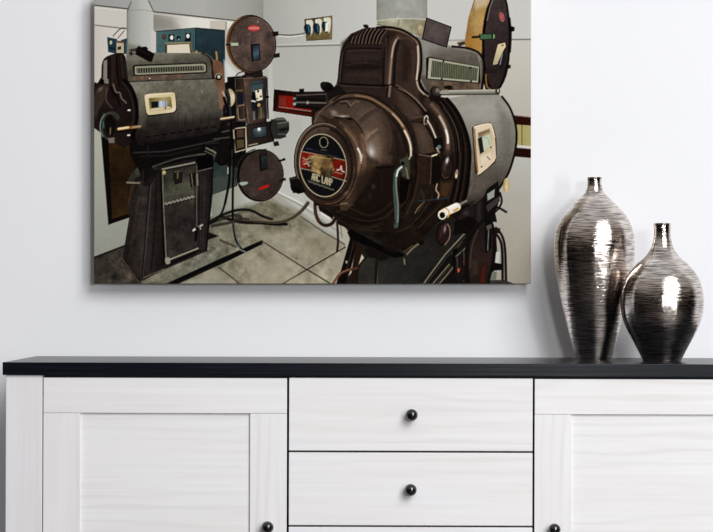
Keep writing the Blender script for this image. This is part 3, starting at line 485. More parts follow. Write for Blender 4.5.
    for k in range(9):
        x0 = 132 + k * 15.6; x1 = x0 + 22 + k * 1.2; y0 = 190 + (3 if k else 0); y1 = 150 - (8 * min(k, 3)) + (3 * max(0, k - 5))
        line(B(x0, y0, (x0 + x1) / 2 - 5, (y0 + y1) / 2 - 4, x1, y1), (16,10,10), 1.7); line(B(x0 + 6, y0, (x0 + x1) / 2 + 2, (y0 + y1) / 2 - 3, x1 + 5, y1 + 2), (112,92,82), .8)
    ell(365.8,26.2,2.6,1.8,(16,12,12)); line(B(195,112, 215,125), (24,18,16), 1.6, 0)
    ell(435.4,92.6,6.4,6.8,(34,27,25)); ell(436.8,91.2,4.6,4.8,(62,55,50)); ell(437.4,90.4,2.2,2.2,(112,106,98)); arc_(435.4,92.6,6.2,6.6,150,330,(96,86,78),.8,op=.7); poly(F(430,94, 441,97, 440,102, 430,101), (28,20,18), smooth=1); line(F(441,92.4, 447,92), (150,146,136), 3.2, 0); fade(F(447,87, 452,86, 453,89, 448,90), (24,20,19), 1.5)
    # black arm to the red box
    poly(Aq(68,52, 200,50, 260,20, 300,60, 210,110, 140,160, 138,128, 66,122, 60,78), (32,25,24), smooth=0); poly(Aq(178,18, 200,8, 226,14, 240,40, 210,52, 186,44), (18,14,14), smooth=2); ell(*Aq(192,18)[0], 3, 2.4, (34,30,30))
    line(Aq(74,68, 205,62), (92,84,80), 1.2, 0); line(Aq(72,84, 206,90), (14,10,10), 1.4, 0); line(Aq(70,99, 206,102), (104,100,96), 1.6, 0); line(Aq(70,118, 170,126), (20,15,15), 2, 0); ell(*Aq(122,100)[0], 1.2, 1.6, (150,144,138)); poly(Aq(84,40, 106,38, 106,54, 86,56), BK); ell(*Aq(64,106)[0], 1.6, 1.4, (126,170,158)); ell(*Aq(64,82)[0], 1.6, 1.2, (110,130,126)); line(Aq(206,70, 208,102), (60,52,50), 1.4, 0)
    # bowl
    poly(Aq(140,195, 150,160, 190,118, 250,85, 330,72, 420,84, 480,125, 530,180, 565,240, 582,300, 585,380, 575,440, 545,520, 480,610, 400,665, 310,668, 236,606, 170,560), (42,30,27), smooth=3)
    poly(Aq(150,190, 200,130, 260,98, 330,86, 400,98, 460,140, 510,205, 545,280, 558,350, 556,420, 530,510, 470,600, 390,650, 310,652, 236,596), ('L', (335,96), (368,222), [(0,(74,60,53)), (.25,(84,68,60)), (.42,(72,56,49)), (.55,(46,32,27)), (.75,(38,26,21)), (1,(30,20,17))]), smooth=3, tex=.04)
    line(Aq(152,190, 176,142, 240,92), (112,92,78), 1.6, 4, .8); line(H1(0,130, 60,100, 150,90, 230,105, 310,150, 380,208, 432,275, 466,345, 480,410), (98,76,60), 3.6, 6, .95, 2); line(H1(150,92, 235,108, 315,154, 384,212, 436,280, 468,345), (150,118,92), 1.4, 6, .8, 1.6)
    line(H1(370,200, 405,236, 430,272), (196,160,130), 1.6, 4, .85); line(H1(440,300, 462,345, 476,395, 478,445), (240,222,200), 1.8, 5, .95); line(H1(478,445, 466,468, 452,480), (206,186,162), 1.3, 4, .9)
    line(H1(20,122, 80,84, 160,76, 245,94, 325,140, 398,200, 450,270, 488,350, 500,440), (22,15,14), 1.5, 6, .85); line(H1(20,150, 70,118, 150,108, 230,124, 300,166), (36,26,23), 1.6, 5, .8, 1.8); line(H1(366,225, 410,285, 440,350, 455,420), (30,21,19), 1.8, 5, .85, 2)
    # reflections in the enamel
    fade(H1(150,150, 250,165, 300,255, 335,350, 345,440, 290,485, 240,400, 190,310, 140,225), (98,81,71), 7, .75); fade(H1(40,150, 150,118, 200,150, 160,220, 60,200), (84,69,62), 7, .7)
    fade(H1(195,300, 272,288, 305,400, 300,480, 262,455, 222,380), (126,106,93), 5, .65); fade(H1(165,228, 262,165, 280,180, 180,258), (62,47,41), 3.5, .6); fade(H1(205,345, 280,300, 300,318, 222,368), (74,58,50), 3, .45)
    line(H1(205,338, 240,318, 278,292), (154,134,118), 1.2, 3, .6, 1.8); line(H1(215,350, 232,330), (176,156,138), 1.4, 0, .6, 1.6); line(H1(165,232, 210,190, 262,164), (120,103,93), 1, 4, .5, 1.8)
    fade(H1(275,150, 345,195, 402,288, 432,395, 425,470, 372,462, 372,360, 330,240), (50,37,32), 5, .85); line(H1(300,180, 345,260, 358,340, 352,410), (88,71,62), 2.6, 5, .55, 3); line(H1(385,300, 400,380, 402,450), (36,26,23), 2.4, 4, .7, 2.6)
    fade(H1(300,440, 370,450, 365,495, 285,498), (98,80,69), 4, .6)
    line(H1(60,128, 100,126, 120,150, 150,128, 170,128), (128,112,102), 1.2, 4, .7, 1.6); line(H1(64,140, 96,138, 110,160), (30,21,19), 1.6, 4, .7, 1.8); glow(*H1(24,192)[0], 4, 2.2, (160,146,136), .75, 20); glow(*H1(75,216)[0], 3.4, 1.4, (196,184,174), .8); line(H1(10,205, 60,212, 110,212), (150,136,126), 1.2, 4, .7, 1.6); line(H1(30,222, 62,226), (20,14,13), 2, 0, .8)
    # face drum barrel
    poly(H1(-70,205, 0,228, 60,222, 100,226, 130,228, 178,285, 202,370, 212,440, 214,532, 190,640, 140,730, 60,770, 60,500, 40,330), ('L', (338,118), (366,172), [(0,(58,43,35)), (.4,(84,64,51)), (.8,(96,74,59)), (1,(74,55,44))]), smooth=2, tex=.04)
    poly(H1(84,222, 130,224, 140,234, 110,238), (16,11,10), smooth=1); line(H1(40,224, 84,224), (26,18,16), 1.2, 0, .8); line(H1(135,232, 182,288, 206,370, 214,440), (34,24,20), 1.4, 5, .8); line(H1(60,250, 120,300, 160,370), (112,88,71), 2.4, 5, .6, 2.6)
    line(H1(188,320, 212,372, 220,420), (150,122,100), 1.6, 4, .7, 1.8); line(H1(90,290, 140,350, 168,420, 178,500, 170,590), (140,114,94), 2, 6, .7, 2); line(H1(164,405, 180,440, 184,490), (240,230,220), 1.8, 4, .95); glow(*H1(246,424)[0], 3.4, 5.4, (240,240,246), .98, -12); glow(*H1(236,404)[0], 5.5, 8, (160,146,138), .45, -12); glow(*H1(268,452)[0], 2.4, 3, (150,130,116), .5)
    # lower half of the bowl
    fade(H2(186,55, 262,62, 292,92, 246,170, 186,250, 116,306, 150,200), (86,65,50), 5, .8); line(H2(176,60, 166,130, 140,210, 100,280), (142,112,90), 2, 5, .7, 2.2); line(H2(200,70, 196,120, 170,190), (110,85,67), 2.4, 4, .5, 2.6); line(H2(192,30, 184,62), (236,226,214), 1.4, 0, .7)
    line(H2(275,103, 300,106, 372,100), (14,9,9), 2, 4, .95); fade(H2(255,112, 375,108, 362,320, 250,330, 235,230), (38,26,21), 6, .7); glow(*H2(256,216)[0], 2, 2.6, (142,124,112), .75); glow(*H2(236,272)[0], 1.8, 3.4, (100,76,60), .7); glow(*H2(200,300)[0], 4, 3, (74,54,43), .6); line(H2(300,130, 306,240), (66,49,41), 2, 0, .5, 2.6)
    line(H2(0,330, 70,322, 140,326), (96,80,64), 1.4, 4, .7, 1.8); line(H2(66,318, 100,314), (150,138,116), 1.3, 0, .6); line(H2(40,360, 120,400, 220,420, 310,402, 380,345), (70,53,44), 1.4, 6, .7, 1.8); line(H2(60,375, 130,410, 230,432, 330,412), (20,13,11), 1.6, 5, .8, 1.8); line(H2(20,390, 100,440, 200,470, 300,480), (64,48,40), 1.2, 5, .7, 1.8); line(H2(140,440, 200,455, 280,450), (76,58,48), 1.2, 4, .5, 1.8)
    line(H2(470,120, 460,230, 420,330), (88,64,49), 1.8, 5, .6, 2); line(H2(440,250, 410,330), (112,82,62), 1.3, 0, .6, 1.6); line(H2(500,180, 490,300, 440,400), (58,42,35), 1.6, 5, .7, 2); line(H2(478,150, 476,260, 430,350), (18,12,11), 1.6, 5, .7, 1.8)
    # face rim
    P.ell(325.2,164,31.4,42.4,(20,14,13), rot=-7); P.ell(325.2,164,30.6,41.6,('L', (302,128), (352,196), [(0,(96,78,68)), (.25,(70,54,47)), (.5,(52,38,33)), (.75,(66,48,40)), (1,(58,41,34))]), rot=-7, tex=.08)
    arc_(325.2,164,29.6,40.6,150,300,(132,116,104),1.1,rot=-7,op=.7); arc_(325.6,164,27.6,38,160,330,(30,21,19),1.5,rot=-7,op=.8); arc_(325.6,164,26,36,-70,150,(30,21,18),2.2,rot=-7,op=.7); arc_(325.6,164.6,28.6,39.4,10,100,(104,80,66),1,rot=-7,op=.7); arc_(325,164.6,26.6,36.6,170,290,(92,76,68),1,rot=-7,op=.7); glow(346,193,3,1.6,(150,130,112),.5,-40)
    # maker's plate
    P.ell(323,165.4,23.6,31.8,(158,146,118), rot=-8); P.ell(323,165.4,22.9,31.1,(22,20,25), rot=-8)
    arc_(323,165.4,19.4,28,0,360,(18,16,24),1.2,rot=-8,op=.5)
    poly(F(301,151.6, 311,153, 335,158.4, 345.4,161, 346,180.4, 334,176.4, 310,169, 300.6,168), ('L', (300,160), (346,170), [(0,(128,24,26)), (.3,(104,18,20)), (1,(124,20,24))]), tex=.3); line(F(301.2,151.2, 345.6,160.4), (210,190,160), .7, 0, .8); line(F(300.8,168.4, 312,170.6, 334,177.4, 346,181.2), (206,186,158), .8, 0, .8)
    poly(F(309,155.6, 313,155, 318,155, 330,155.4, 333.6,158.6, 332,163, 334.4,169, 332.6,175, 329,178, 325,175.6, 320,176, 316,172, 311,171.6, 309.6,166, 307,162), (112,92,62), smooth=2, tex=.7, soft=1.6); fade(F(314,158, 322,156, 324,166, 314,168), (150,124,82), 3, .7); fade(F(322,160, 330,159, 331,172, 322,172), (112,84,54), 3, .6); line(F(312,165, 318,169, 328,172), (86,62,38), 1, 4, .7); line(F(316,157, 331,159), (178,158,96), 1, 0, .7)
    line(F(303,158, 306,160, 308,158.6), (196,176,150), 1.2, 0, .8); line(F(304,164, 307,163, 309,166), (206,190,164), 1.3, 0, .8); line(F(303,161, 310,162), (190,168,140), .9, 0, .7)
    line(F(337,170, 340,169.6, 341,166, 342,171, 344,172), (216,208,196), 1.3, 0, .9); line(F(335,172, 342,174), (206,184,160), .8, 0, .7)
    P.ell(323.6,142.4,4.4,5.6,(160,152,128), rot=-8); P.ell(323.6,142.4,3.8,5,(14,12,18), rot=-8); line(F(321,149.6, 326.4,150.4), (120,116,108), .8, 0, .7)
    line(F(307,149, 322,152.4, 338,157), (48,54,76), 1, 4, .7); line(F(306,148, 312,149.4), (70,84,120), .8, 0, .7)
    P.text('ARC LAMP', (311.8,179.4), (2.2,.68), (.1,-6.2), (172,162,130), 1.35, .16);
    for k in range(15): line([(308.4 + k * 1.72, 180.6 + k * .6 + (.5 if k % 2 else 0)), (309.5 + k * 1.72, 182.4 + k * .6 - (.6 if k % 3 else 0))], (150,142,126), .8, 0, .8)
    line(F(336,193, 340,189), (120,112,96), .8, 0, .6); arc_(323,165.4,23.2,31.4,0,360,(180,168,140),.7,rot=-8,op=.8)
    # latch below the rim on the left
    poly(F(289,178, 296,176, 302,183, 306,192, 298,194, 291,190), (26,20,19), smooth=1); line(F(290,179, 297,178), (80,70,64), 1, 0); poly(F(290,186, 300,188, 302,193, 293,193), (16,12,12))
    poly(F(318,207, 323,207.6, 333,214, 333,219, 327,220, 321,215), (26,20,19)); poly(F(319.6,211, 330,217.4, 331.4,220.4, 327,221, 320.4,216), (196,194,186), smooth=1); line(F(321,213, 330.6,219), (236,234,228), 1.1, 0); line(F(315,203, 315.4,212, 318.6,221, 325,225.4, 331.6,223.6, 335,219), (50,29,22), 3.4, 6); line(F(314.4,206, 315.4,214, 319.6,221.6), (128,82,62), .9, 5, .7); line(F(337,222, 338,240, 337,251), (44,26,22), 2.2); line(F(340.6,226, 342,238), (120,116,104), 1, 0)
    fade(Aq(330,420, 430,390, 520,400, 540,480, 470,590, 380,630, 320,560), (30,20,17), 8, .55)
    fade(Aq(356,250, 380,240, 392,300, 380,380, 366,380), (128,104,90), 4, .45); fade(Aq(395,250, 430,230, 452,300, 440,360, 415,350), (112,96,88), 5, .4)
    line(Aq(300,560, 400,600, 500,540, 556,450), (74,54,45), 1.4, 5, .6, 2); line(Aq(560,330, 566,400, 548,470), (92,66,52), 2, 5, .5, 2)
    fade(Aq(585,170, 620,180, 650,250, 655,320, 620,330, 600,250), (82,66,59), 4, .5); line(Aq(600,330, 602,420, 580,520), (20,13,12), 2, 5, .8); line(Aq(612,420, 600,500, 560,590), (68,48,39), 1.4, 5, .7)
    # oil lever
    poly(F(399.6,160, 408,156, 410,166, 408,178, 402,176), (66,72,60), smooth=1); ell(402.6,163.6,2,2.2,(16,14,14)); line(F(406,168, 408,178), (130,124,96), 1.6, 0, .8); poly(F(400,178, 410,180, 406,200, 400,206, 399,190), (16,10,9), smooth=1)
    line(F(401.6,167.4, 397,171.6, 395,178, 394.6,190, 396,206, 396.4,216, 396,226), (70,84,83), 4.6); line(F(401.6,167, 397.6,171, 396,178, 396.4,190, 398,206, 397.6,222), (128,144,138), 1.3, 5, .85); line(F(401.4,167, 398,170.4, 396.6,176), (226,232,220), 1.5)
    line(F(393,176, 392.4,190, 393.6,210, 394.6,224), (22,20,19), 1, 5, .8)
    # ------------------------------------------------ base of the front machine
    poly(F(347,230, 352,229, 405,251, 420,241, 438,222, 470,205, 492,206, 492,232, 490,285, 340,285, 356,268, 364,258), (38,35,33), tex=.12)
    poly(F(350,238, 358,240, 351,268, 345,285, 335.5,285, 341,270), (20,15,14)); poly(F(356,242, 364,246, 357,270, 355,285, 350,285, 352,268), (44,28,22)); line(F(353.6,243, 346,272), (70,46,36), 1.4, 0, .8); ell(346.4,262,1,1.4,(150,150,140))
    poly(F(347,232, 351,229, 376,243, 404,254, 404,260, 396,259, 376,250, 350,239), (12,10,11)); line(F(352,240, 376,251, 398,259.4), (38,34,34), 1, 4, .8)
    poly(F(363.6,250, 370,246, 392,258, 396,262, 388,264, 380,260, 368,256), (30,22,20), smooth=1); ell(390,260,3,2.6,(54,34,28))
    poly(F(357,285, 358,271, 361,264, 366,258, 375,258, 377,262, 376,285), (54,51,48), smooth=0, tex=.1); line(F(356.6,285, 357.6,271, 361,263, 366,257.4), (24,20,20), 1.2)
    line(F(376,262, 375.4,285), (20,17,16), 1.6, 0); line(F(378.6,268, 377,285), (110,96,80), 1.2, 0, .8); line(F(332,285, 340,274, 349,270, 357,268), (92,56,40), 2.4); line(F(333,283, 341,273, 350,269), (160,112,86), .9, 4, .8)
    poly(F(378,262, 404,256, 416,246, 440,232, 462,230, 444,254, 426,272, 416,285, 378,285), ('L', (384,284), (440,236), [(0,(50,48,44)), (.5,(44,42,40)), (1,(40,36,35))]), tex=.1)
    line(F(404,259, 404.6,264), (120,110,96), 1.6, 0); line(F(407,254, 414,247, 420,243), (116,104,88), 2); ell(421,242.6,3,2.2,(18,14,14)); line(F(404,252, 412,246), (80,62,50), 1.6, 0)
    fade(F(380,238, 398,246, 396,254, 384,250), (34,22,19), 4, .7)
    # slanted bars
    poly(F(422,285, 446,254, 466,233, 474,228, 470,250, 466,285), (26,23,22)); line(F(422.6,285, 432,272, 445,254.6, 465,233), (126,118,104), 1.5, 0); line(F(425.4,285, 434,274, 447,256.6, 465,237), (56,52,46), 1.2, 0)
    line(F(431.6,285, 440,275, 449,264.6), (118,110,94), 1.4, 0); line(F(438,285, 446,276, 453.4,266.6), (112,102,88), 1.6, 0); line(F(435,285, 450,266), (64,58,50), 1.4, 0, .8); line(F(452,254, 462,242), (70,64,56), 1.2, 0)
    poly(F(452.6,250, 457,248, 458,270, 453,274), (14,12,12)); poly(F(455,256, 467,246, 467,268, 459,284, 455,276), (32,28,26)); line(F(456,256.4, 466.6,247), (112,106,92), 1.1, 0); line(F(457,258, 457.6,270), (90,86,78), .8, 0); line(F(462,252, 462.6,266), (20,18,18), 1.4, 0); line(F(463.6,250, 464,262), (96,90,80), .8, 0)
    poly(F(457.4,269, 460,268.6, 459,272, 457.8,272.4), (232,82,56)); poly(F(463.6,261.6, 466,261.6, 465,265.6, 463.8,265.6), (232,82,56)); line(F(464,281, 473,276), (120,116,96), 1.4, 0, .8)
    # lower reel case and brackets, right
    poly(F(468,206, 476,204, 484,196, 487,189, 498,181, 500,195, 498,205, 495,212, 497,222, 492,222, 470,232, 452,236, 456,220, 448,214, 460,208), (26,20,21), smooth=0); poly(F(474,207, 484,198, 483,226, 474,230), ('L', (474,0), (484,0), [(0,(32,24,26)), (.5,(54,43,45)), (1,(26,20,21))]))
    poly(F(486,206, 499,196, 500,201, 488,212), (64,61,58)); poly(F(487,194, 494.6,189, 494,197, 487.6,200.6), (146,154,146)); line(F(500,193, 501.6,202, 497,210, 490,215), (18,15,16), 2); line(F(496,207, 501,209, 506,212), (17,14,15), 2.2, 3); 
    poly(F(466,204, 474,200, 474,216, 464,222, 458,219), (44,36,36), smooth=1, op=.8); ell(466,213,3,2.4,(70,62,60), op=.7); poly(F(454,222, 470,216, 478,222, 466,234, 455,232), (20,15,16), smooth=1)
    poly(F(466,240, 474,226, 484,218, 492,220, 496,232, 497,250, 494,270, 489,285, 464,285, 464,262), (24,18,18), smooth=1); poly(F(470,242, 476,230, 484,222, 490,222, 493,236, 492,260, 486,285, 470,285, 468,262), ('L', (470,230), (492,284), [(0,(42,30,32)), (.5,(54,38,38)), (1,(44,28,28))]), smooth=1, tex=.12); line(F(470,268, 472,246, 478,230), (96,84,72), .9, 4, .7); poly(F(482,268, 486,262, 484,285, 480,285), (110,20,26), op=.6); fade(F(472,262, 478,260, 478,274, 472,276), (70,58,50), 4, .6)
    poly(F(484.6,216, 491,214, 491.4,248, 485,254), (20,16,17)); line(F(488.6,230, 487.6,250), (112,120,112), 1, 0); poly(F(486,226, 491,224, 492,228, 487,230), (90,84,76))
    line(F(494,233, 499,238, 502,250, 502.6,285), (26,20,20), 2.6); line(F(496,228, 502,236, 505,250, 506,285), (22,17,17), 2.4); poly(F(494,228, 500,228, 500.4,233, 495,234), (36,28,28), smooth=1); poly(F(496,252, 500,252, 498,272, 494,275), (188,196,190)); poly(F(492,262, 502,264, 502,270, 491,271), (18,14,14)); poly(F(490,280, 504,280, 518,285, 490,287), (60,56,52)); poly(F(492,272, 497,271, 496,280, 490,280), (110,116,108))
    # cream bulb and lever with a white grip
    poly(F(503.6,181, 506,178, 509,180, 509.6,186, 508.6,191, 505,192, 503,188), ('L', (503,0), (510,0), [(0,(150,124,70)), (.5,(206,186,136)), (1,(180,160,112))]), smooth=2); glow(506,187,1.4,2.6,(226,206,150),.7)
    line(F(455,207, 466,201), (124,116,108), 2.4, 0); line(F(456,211, 468,205), (18,13,13), 2.4, 0); line(F(442,213.8, 456.6,207), (176,128,60), 8.4, 0); line(F(444.6,212.4, 456.6,206.8), (234,230,220), 7.6, 0); line(F(449,207.6, 456,204.4), (252,250,246), 2, 0); line(F(454,211, 458,208.6), (206,160,84), 1.6, 0); ell(442.2,214.8,4.3,4.7,(232,222,200)); ell(442.2,215.2,2.9,3.2,(20,15,15)); arc_(444.6,213.4,4.6,4.9,-75,50,(206,150,66),1.2); poly(F(452,211.6, 457,209.2, 458,207.4, 453,210), (196,150,84))
    ell(443.6,233.6,7,11.4,(46,28,32), rot=10, edge=(18,12,13), ew=1.2); line(F(447.4,224, 449.8,229, 449.4,238, 445,244.6), (160,136,124), 1, 4, .9); glow(444.8,229,1.2,4,(176,150,156),.8,10); line(F(443,226, 440,238), (90,64,66), 1.4, 0, .5)
    # ------------------------------------------------ print grain, crisp dark edges, deep blacks
    L = P.im.mean(-1, keepdims=True)
    r = max(1, int(round(1.4 * S)))
    k = np.exp(-np.linspace(-2, 2, 2 * r + 1) ** 2); k /= k.sum()
    b = np.pad(P.im, ((r, r), (r, r), (0, 0)), mode='edge')
    b = sum(k[i] * b[i:i + P.h] for i in range(2 * r + 1))
    b = sum(k[i] * b[:, i:i + P.w] for i in range(2 * r + 1))
    P.im = P.im + 0.8 * (P.im - b)
    g = np.clip((190 - P.im.mean(-1, keepdims=True)) / 120, .12, 1)
    P.im = P.im * (1 + .035 * g * fine[..., None]) + 1.6 * g * fine[..., None]
    g = P.im.mean(-1, keepdims=True); P.im = g + (P.im - g) * .84
    mg = np.clip((P.im[..., 0] + P.im[..., 2]) / 2 - P.im[..., 1], 0, 40) * np.clip((110 - g[..., 0]) / 60, 0, 1); P.im[..., 1] += .12 * mg; P.im[..., 2] -= .3 * mg
    P.im = P.im * np.array([1.0, .99, .96]); P.im = P.im - 7 * np.exp(-((P.im - 85) / 30) ** 2)
    P.im = P.im - 9 * np.exp(-((P.im - 42) / 34) ** 2)
    P.im = np.clip(P.im, 6, 246)
    return P
# ================================================================ the room
import bpy, bmesh, random
from mathutils import Vector, Matrix

scene = bpy.context.scene
col = scene.collection
FOCAL, DIST, HORIZON, ROLL = 2000.0, 4.0, 298.0, 0.0030
CAM_Z = 0.9804
WALL_Y = 0.425

def at(x, y, Y=0.0):
    """photo measurement -> metres on the upright plane at depth Y (sideboard front = 0)"""
    dx, dy = x - 356.5, y - 266.0
    c, s = math.cos(-ROLL), math.sin(-ROLL)
    ux, uy = dx * c - dy * s, dx * s + dy * c
    k = (DIST + Y) / FOCAL
    return ux * k, CAM_Z - (uy + 266.0 - HORIZON) * k

# ---------------------------------------------------------------- helpers
def link(name, bm, m, parent=None, smooth=False, bevel=0):
    if bevel:
        bmesh.ops.bevel(bm, geom=list(bm.edges), offset=bevel, segments=2, profile=0.5, affect='EDGES')
    bmesh.ops.recalc_face_normals(bm, faces=bm.faces)
    me = bpy.data.meshes.new(name); bm.to_mesh(me); bm.free()
    if smooth:
        for p in me.polygons: p.use_smooth = True
    me.materials.append(m)
    o = bpy.data.objects.new(name, me); col.objects.link(o)
    if parent: o.parent = parent
    return o

def box(bm, x0, x1, y0, y1, z0, z1):
    v = [bm.verts.new(p) for p in ((x0,y0,z0),(x1,y0,z0),(x1,y1,z0),(x0,y1,z0),(x0,y0,z1),(x1,y0,z1),(x1,y1,z1),(x0,y1,z1))]
    for f in ((0,3,2,1),(4,5,6,7),(0,1,5,4),(1,2,6,5),(2,3,7,6),(3,0,4,7)):
        bm.faces.new([v[i] for i in f])

def boxes(*bs):
    bm = bmesh.new()
    for b in bs: box(bm, *b)
    return bm

def lathe(prof, n=96, axis='Z'):
    bm = bmesh.new(); rings = []
    for r, h in prof:
        if r < 1e-6:
            rings.append([bm.verts.new((0, 0, h) if axis == 'Z' else (0, h, 0))])
        else:
            rings.append([bm.verts.new((r * math.cos(2*math.pi*k/n), r * math.sin(2*math.pi*k/n), h) if axis == 'Z'
                                       else (r * math.cos(2*math.pi*k/n), h, r * math.sin(2*math.pi*k/n))) for k in range(n)])
    for a, b in zip(rings, rings[1:]):
        for k in range(n):
            q = [a[k % len(a)], a[(k + 1) % len(a)], b[(k + 1) % len(b)], b[k % len(b)]]
            q = [v for i, v in enumerate(q) if v not in q[:i]]
            if len(q) > 2: bm.faces.new(q)
    return bm

def tag(o, label, cat, group=None):
    o['label'] = label; o['category'] = cat
    if group: o['group'] = group
    return o

def empty(name, loc):
    o = bpy.data.objects.new(name, None); col.objects.link(o); o.location = loc
    o.empty_display_size = 0.05
    return o

# ---------------------------------------------------------------- materials
def mat(name):
    m = bpy.data.materials.new(name); m.use_nodes = True
    nt = m.node_tree
    return m, nt, nt.nodes['Principled BSDF']

def node(nt, kind, **kw):
    n = nt.nodes.new(kind)
    for k, v in kw.items():
        if k in n.inputs: n.inputs[k].default_value = v
        else: setattr(n, k, v)
    return n

def ramp(nt, fac, stops):
    r = nt.nodes.new('ShaderNodeValToRGB')
    e = r.color_ramp.elements
    while len(e) < len(stops): e.new(0.5)
    for i, (p, c) in enumerate(stops):
        e[i].position = p; e[i].color = (*c, 1)
    nt.links.new(fac, r.inputs['Fac'])
    return r.outputs['Color']

def coords(nt, scale, jitter=True):
    tc = nt.nodes.new('ShaderNodeTexCoord'); mp = nt.nodes.new('ShaderNodeMapping')
    mp.inputs['Scale'].default_value = scale
    if jitter:
        oi = nt.nodes.new('ShaderNodeObjectInfo'); ml = node(nt, 'ShaderNodeVectorMath', operation='SCALE')
        cb = nt.nodes.new('ShaderNodeCombineXYZ')
        for k in ('X', 'Y', 'Z'): nt.links.new(oi.outputs['Random'], cb.inputs[k])
        nt.links.new(cb.outputs[0], ml.inputs[0]); ml.inputs['Scale'].default_value = 7.3
        ad = node(nt, 'ShaderNodeVectorMath', operation='ADD')
        nt.links.new(tc.outputs['Object'], ad.inputs[0]); nt.links.new(ml.outputs[0], ad.inputs[1])
        nt.links.new(ad.outputs[0], mp.inputs['Vector'])
    else:
        nt.links.new(tc.outputs['Object'], mp.inputs['Vector'])
    return mp.outputs['Vector']

def white_wood(name, vertical=False, base=1.0, tint=(1, 1, 1)):
    m, nt, b = mat(name)
    f = (lambda l, a: (a, a, l)) if vertical else (lambda l, a: (l, a, a))
    v1 = coords(nt, f(1.8, 15)); v2 = coords(nt, f(2.6, 170)); v3 = coords(nt, f(0.55, 3.6)); v4 = coords(nt, f(1.3, 9))
    broad = node(nt, 'ShaderNodeTexNoise', Scale=1.0, Detail=4.0, Roughness=0.55); nt.links.new(v1, broad.inputs['Vector'])
    fine = node(nt, 'ShaderNodeTexNoise', Scale=1.0, Detail=3.0, Roughness=0.6); nt.links.new(v2, fine.inputs['Vector'])
    ring = node(nt, 'ShaderNodeTexWave', Scale=3.2, Distortion=9.0, Detail=2.5)
    ring.inputs['Detail Scale'].default_value = 1.3
    ring.wave_type = 'BANDS'; ring.bands_direction = 'X' if vertical else 'Z'
    nt.links.new(v3, ring.inputs['Vector'])
    g = lambda t: tuple(base * t[i] * tint[i] for i in range(3))
    c1 = ramp(nt, broad.outputs['Fac'], [(0.25, g((.765,.75,.755))), (0.42, g((.80,.78,.778))), (0.56, g((.81,.803,.812))), (0.72, g((.785,.785,.81)))])
    c2 = ramp(nt, fine.outputs['Fac'], [(0.3, (.955,.952,.95)), (0.6, (1,1,1))])
    c3 = ramp(nt, ring.outputs['Fac'], [(0.0, (.925,.913,.905)), (0.35, (.985,.983,.98)), (0.7, (1,1,1))])
    msk = node(nt, 'ShaderNodeTexNoise', Scale=1.0, Detail=2.0); nt.links.new(v4, msk.inputs['Vector'])
    mk = ramp(nt, msk.outputs['Fac'], [(0.42, (.12,.12,.12)), (0.62, (1,1,1))])
    mx = node(nt, 'ShaderNodeMixRGB', blend_type='MULTIPLY', Fac=1.0); nt.links.new(c1, mx.inputs[1]); nt.links.new(c2, mx.inputs[2])
    my = node(nt, 'ShaderNodeMixRGB', blend_type='MULTIPLY', Fac=1.0); nt.links.new(mx.outputs[0], my.inputs[1]); nt.links.new(c3, my.inputs[2]); nt.links.new(mk, my.inputs[0])
    nt.links.new(my.outputs[0], b.inputs['Base Color'])
    b.inputs['Roughness'].default_value = 0.55; b.inputs['Specular IOR Level'].default_value = 0.3
    bp = node(nt, 'ShaderNodeBump', Strength=0.06, Distance=0.001); nt.links.new(fine.outputs['Fac'], bp.inputs['Height'])
    nt.links.new(bp.outputs[0], b.inputs['Normal'])
    return m

def black_wood():
    m, nt, b = mat('black_stained_wood')
    v = coords(nt, (3, 160, 230), False)
    n = node(nt, 'ShaderNodeTexNoise', Scale=1.0, Detail=4.0, Roughness=0.65); nt.links.new(v, n.inputs['Vector'])
    c = ramp(nt, n.outputs['Fac'], [(0.3, (.002,.0025,.004)), (0.55, (.005,.006,.010)), (0.75, (.022,.025,.034))])
    nt.links.new(c, b.inputs['Base Color'])
    b.inputs['Roughness'].default_value = BLACK_ROUGH; b.inputs['Specular IOR Level'].default_value = BLACK_SPEC
    bp = node(nt, 'ShaderNodeBump', Strength=0.25, Distance=0.0006); nt.links.new(n.outputs['Fac'], bp.inputs['Height'])
    nt.links.new(bp.outputs[0], b.inputs['Normal'])
    return m

def plain(name, c, rough=0.5, spec=0.5, noise=0.0, scale=20, metal=0.0):
    m, nt, b = mat(name)
    b.inputs['Roughness'].default_value = rough; b.inputs['Specular IOR Level'].default_value = spec; b.inputs['Metallic'].default_value = metal
    v = coords(nt, (scale,) * 3, False)
    n = node(nt, 'ShaderNodeTexNoise', Scale=1.0, Detail=4.0); nt.links.new(v, n.inputs['Vector'])
    k = lambda f: tuple(min(1, x * f) for x in c)
    nt.links.new(ramp(nt, n.outputs['Fac'], [(0.3, k(1 - noise)), (0.7, k(1 + noise))]), b.inputs['Base Color'])
    return m

def wall_paint():
    m, nt, b = mat('white_wall_paint')
    v = coords(nt, (1, 1, 1), False)
    n1 = node(nt, 'ShaderNodeTexNoise', Scale=2.5, Detail=3.0); nt.links.new(v, n1.inputs['Vector'])
    n2 = node(nt, 'ShaderNodeTexNoise', Scale=220.0, Detail=2.0); nt.links.new(v, n2.inputs['Vector'])
    nt.links.new(ramp(nt, n1.outputs['Fac'], [(0.3, (.80,.806,.832)), (0.7, (.815,.82,.842))]), b.inputs['Base Color'])
    b.inputs['Roughness'].default_value = 0.8; b.inputs['Specular IOR Level'].default_value = 0.15
    bp = node(nt, 'ShaderNodeBump', Strength=0.03, Distance=0.001); nt.links.new(n2.outputs['Fac'], bp.inputs['Height'])
    nt.links.new(bp.outputs[0], b.inputs['Normal'])
    return m

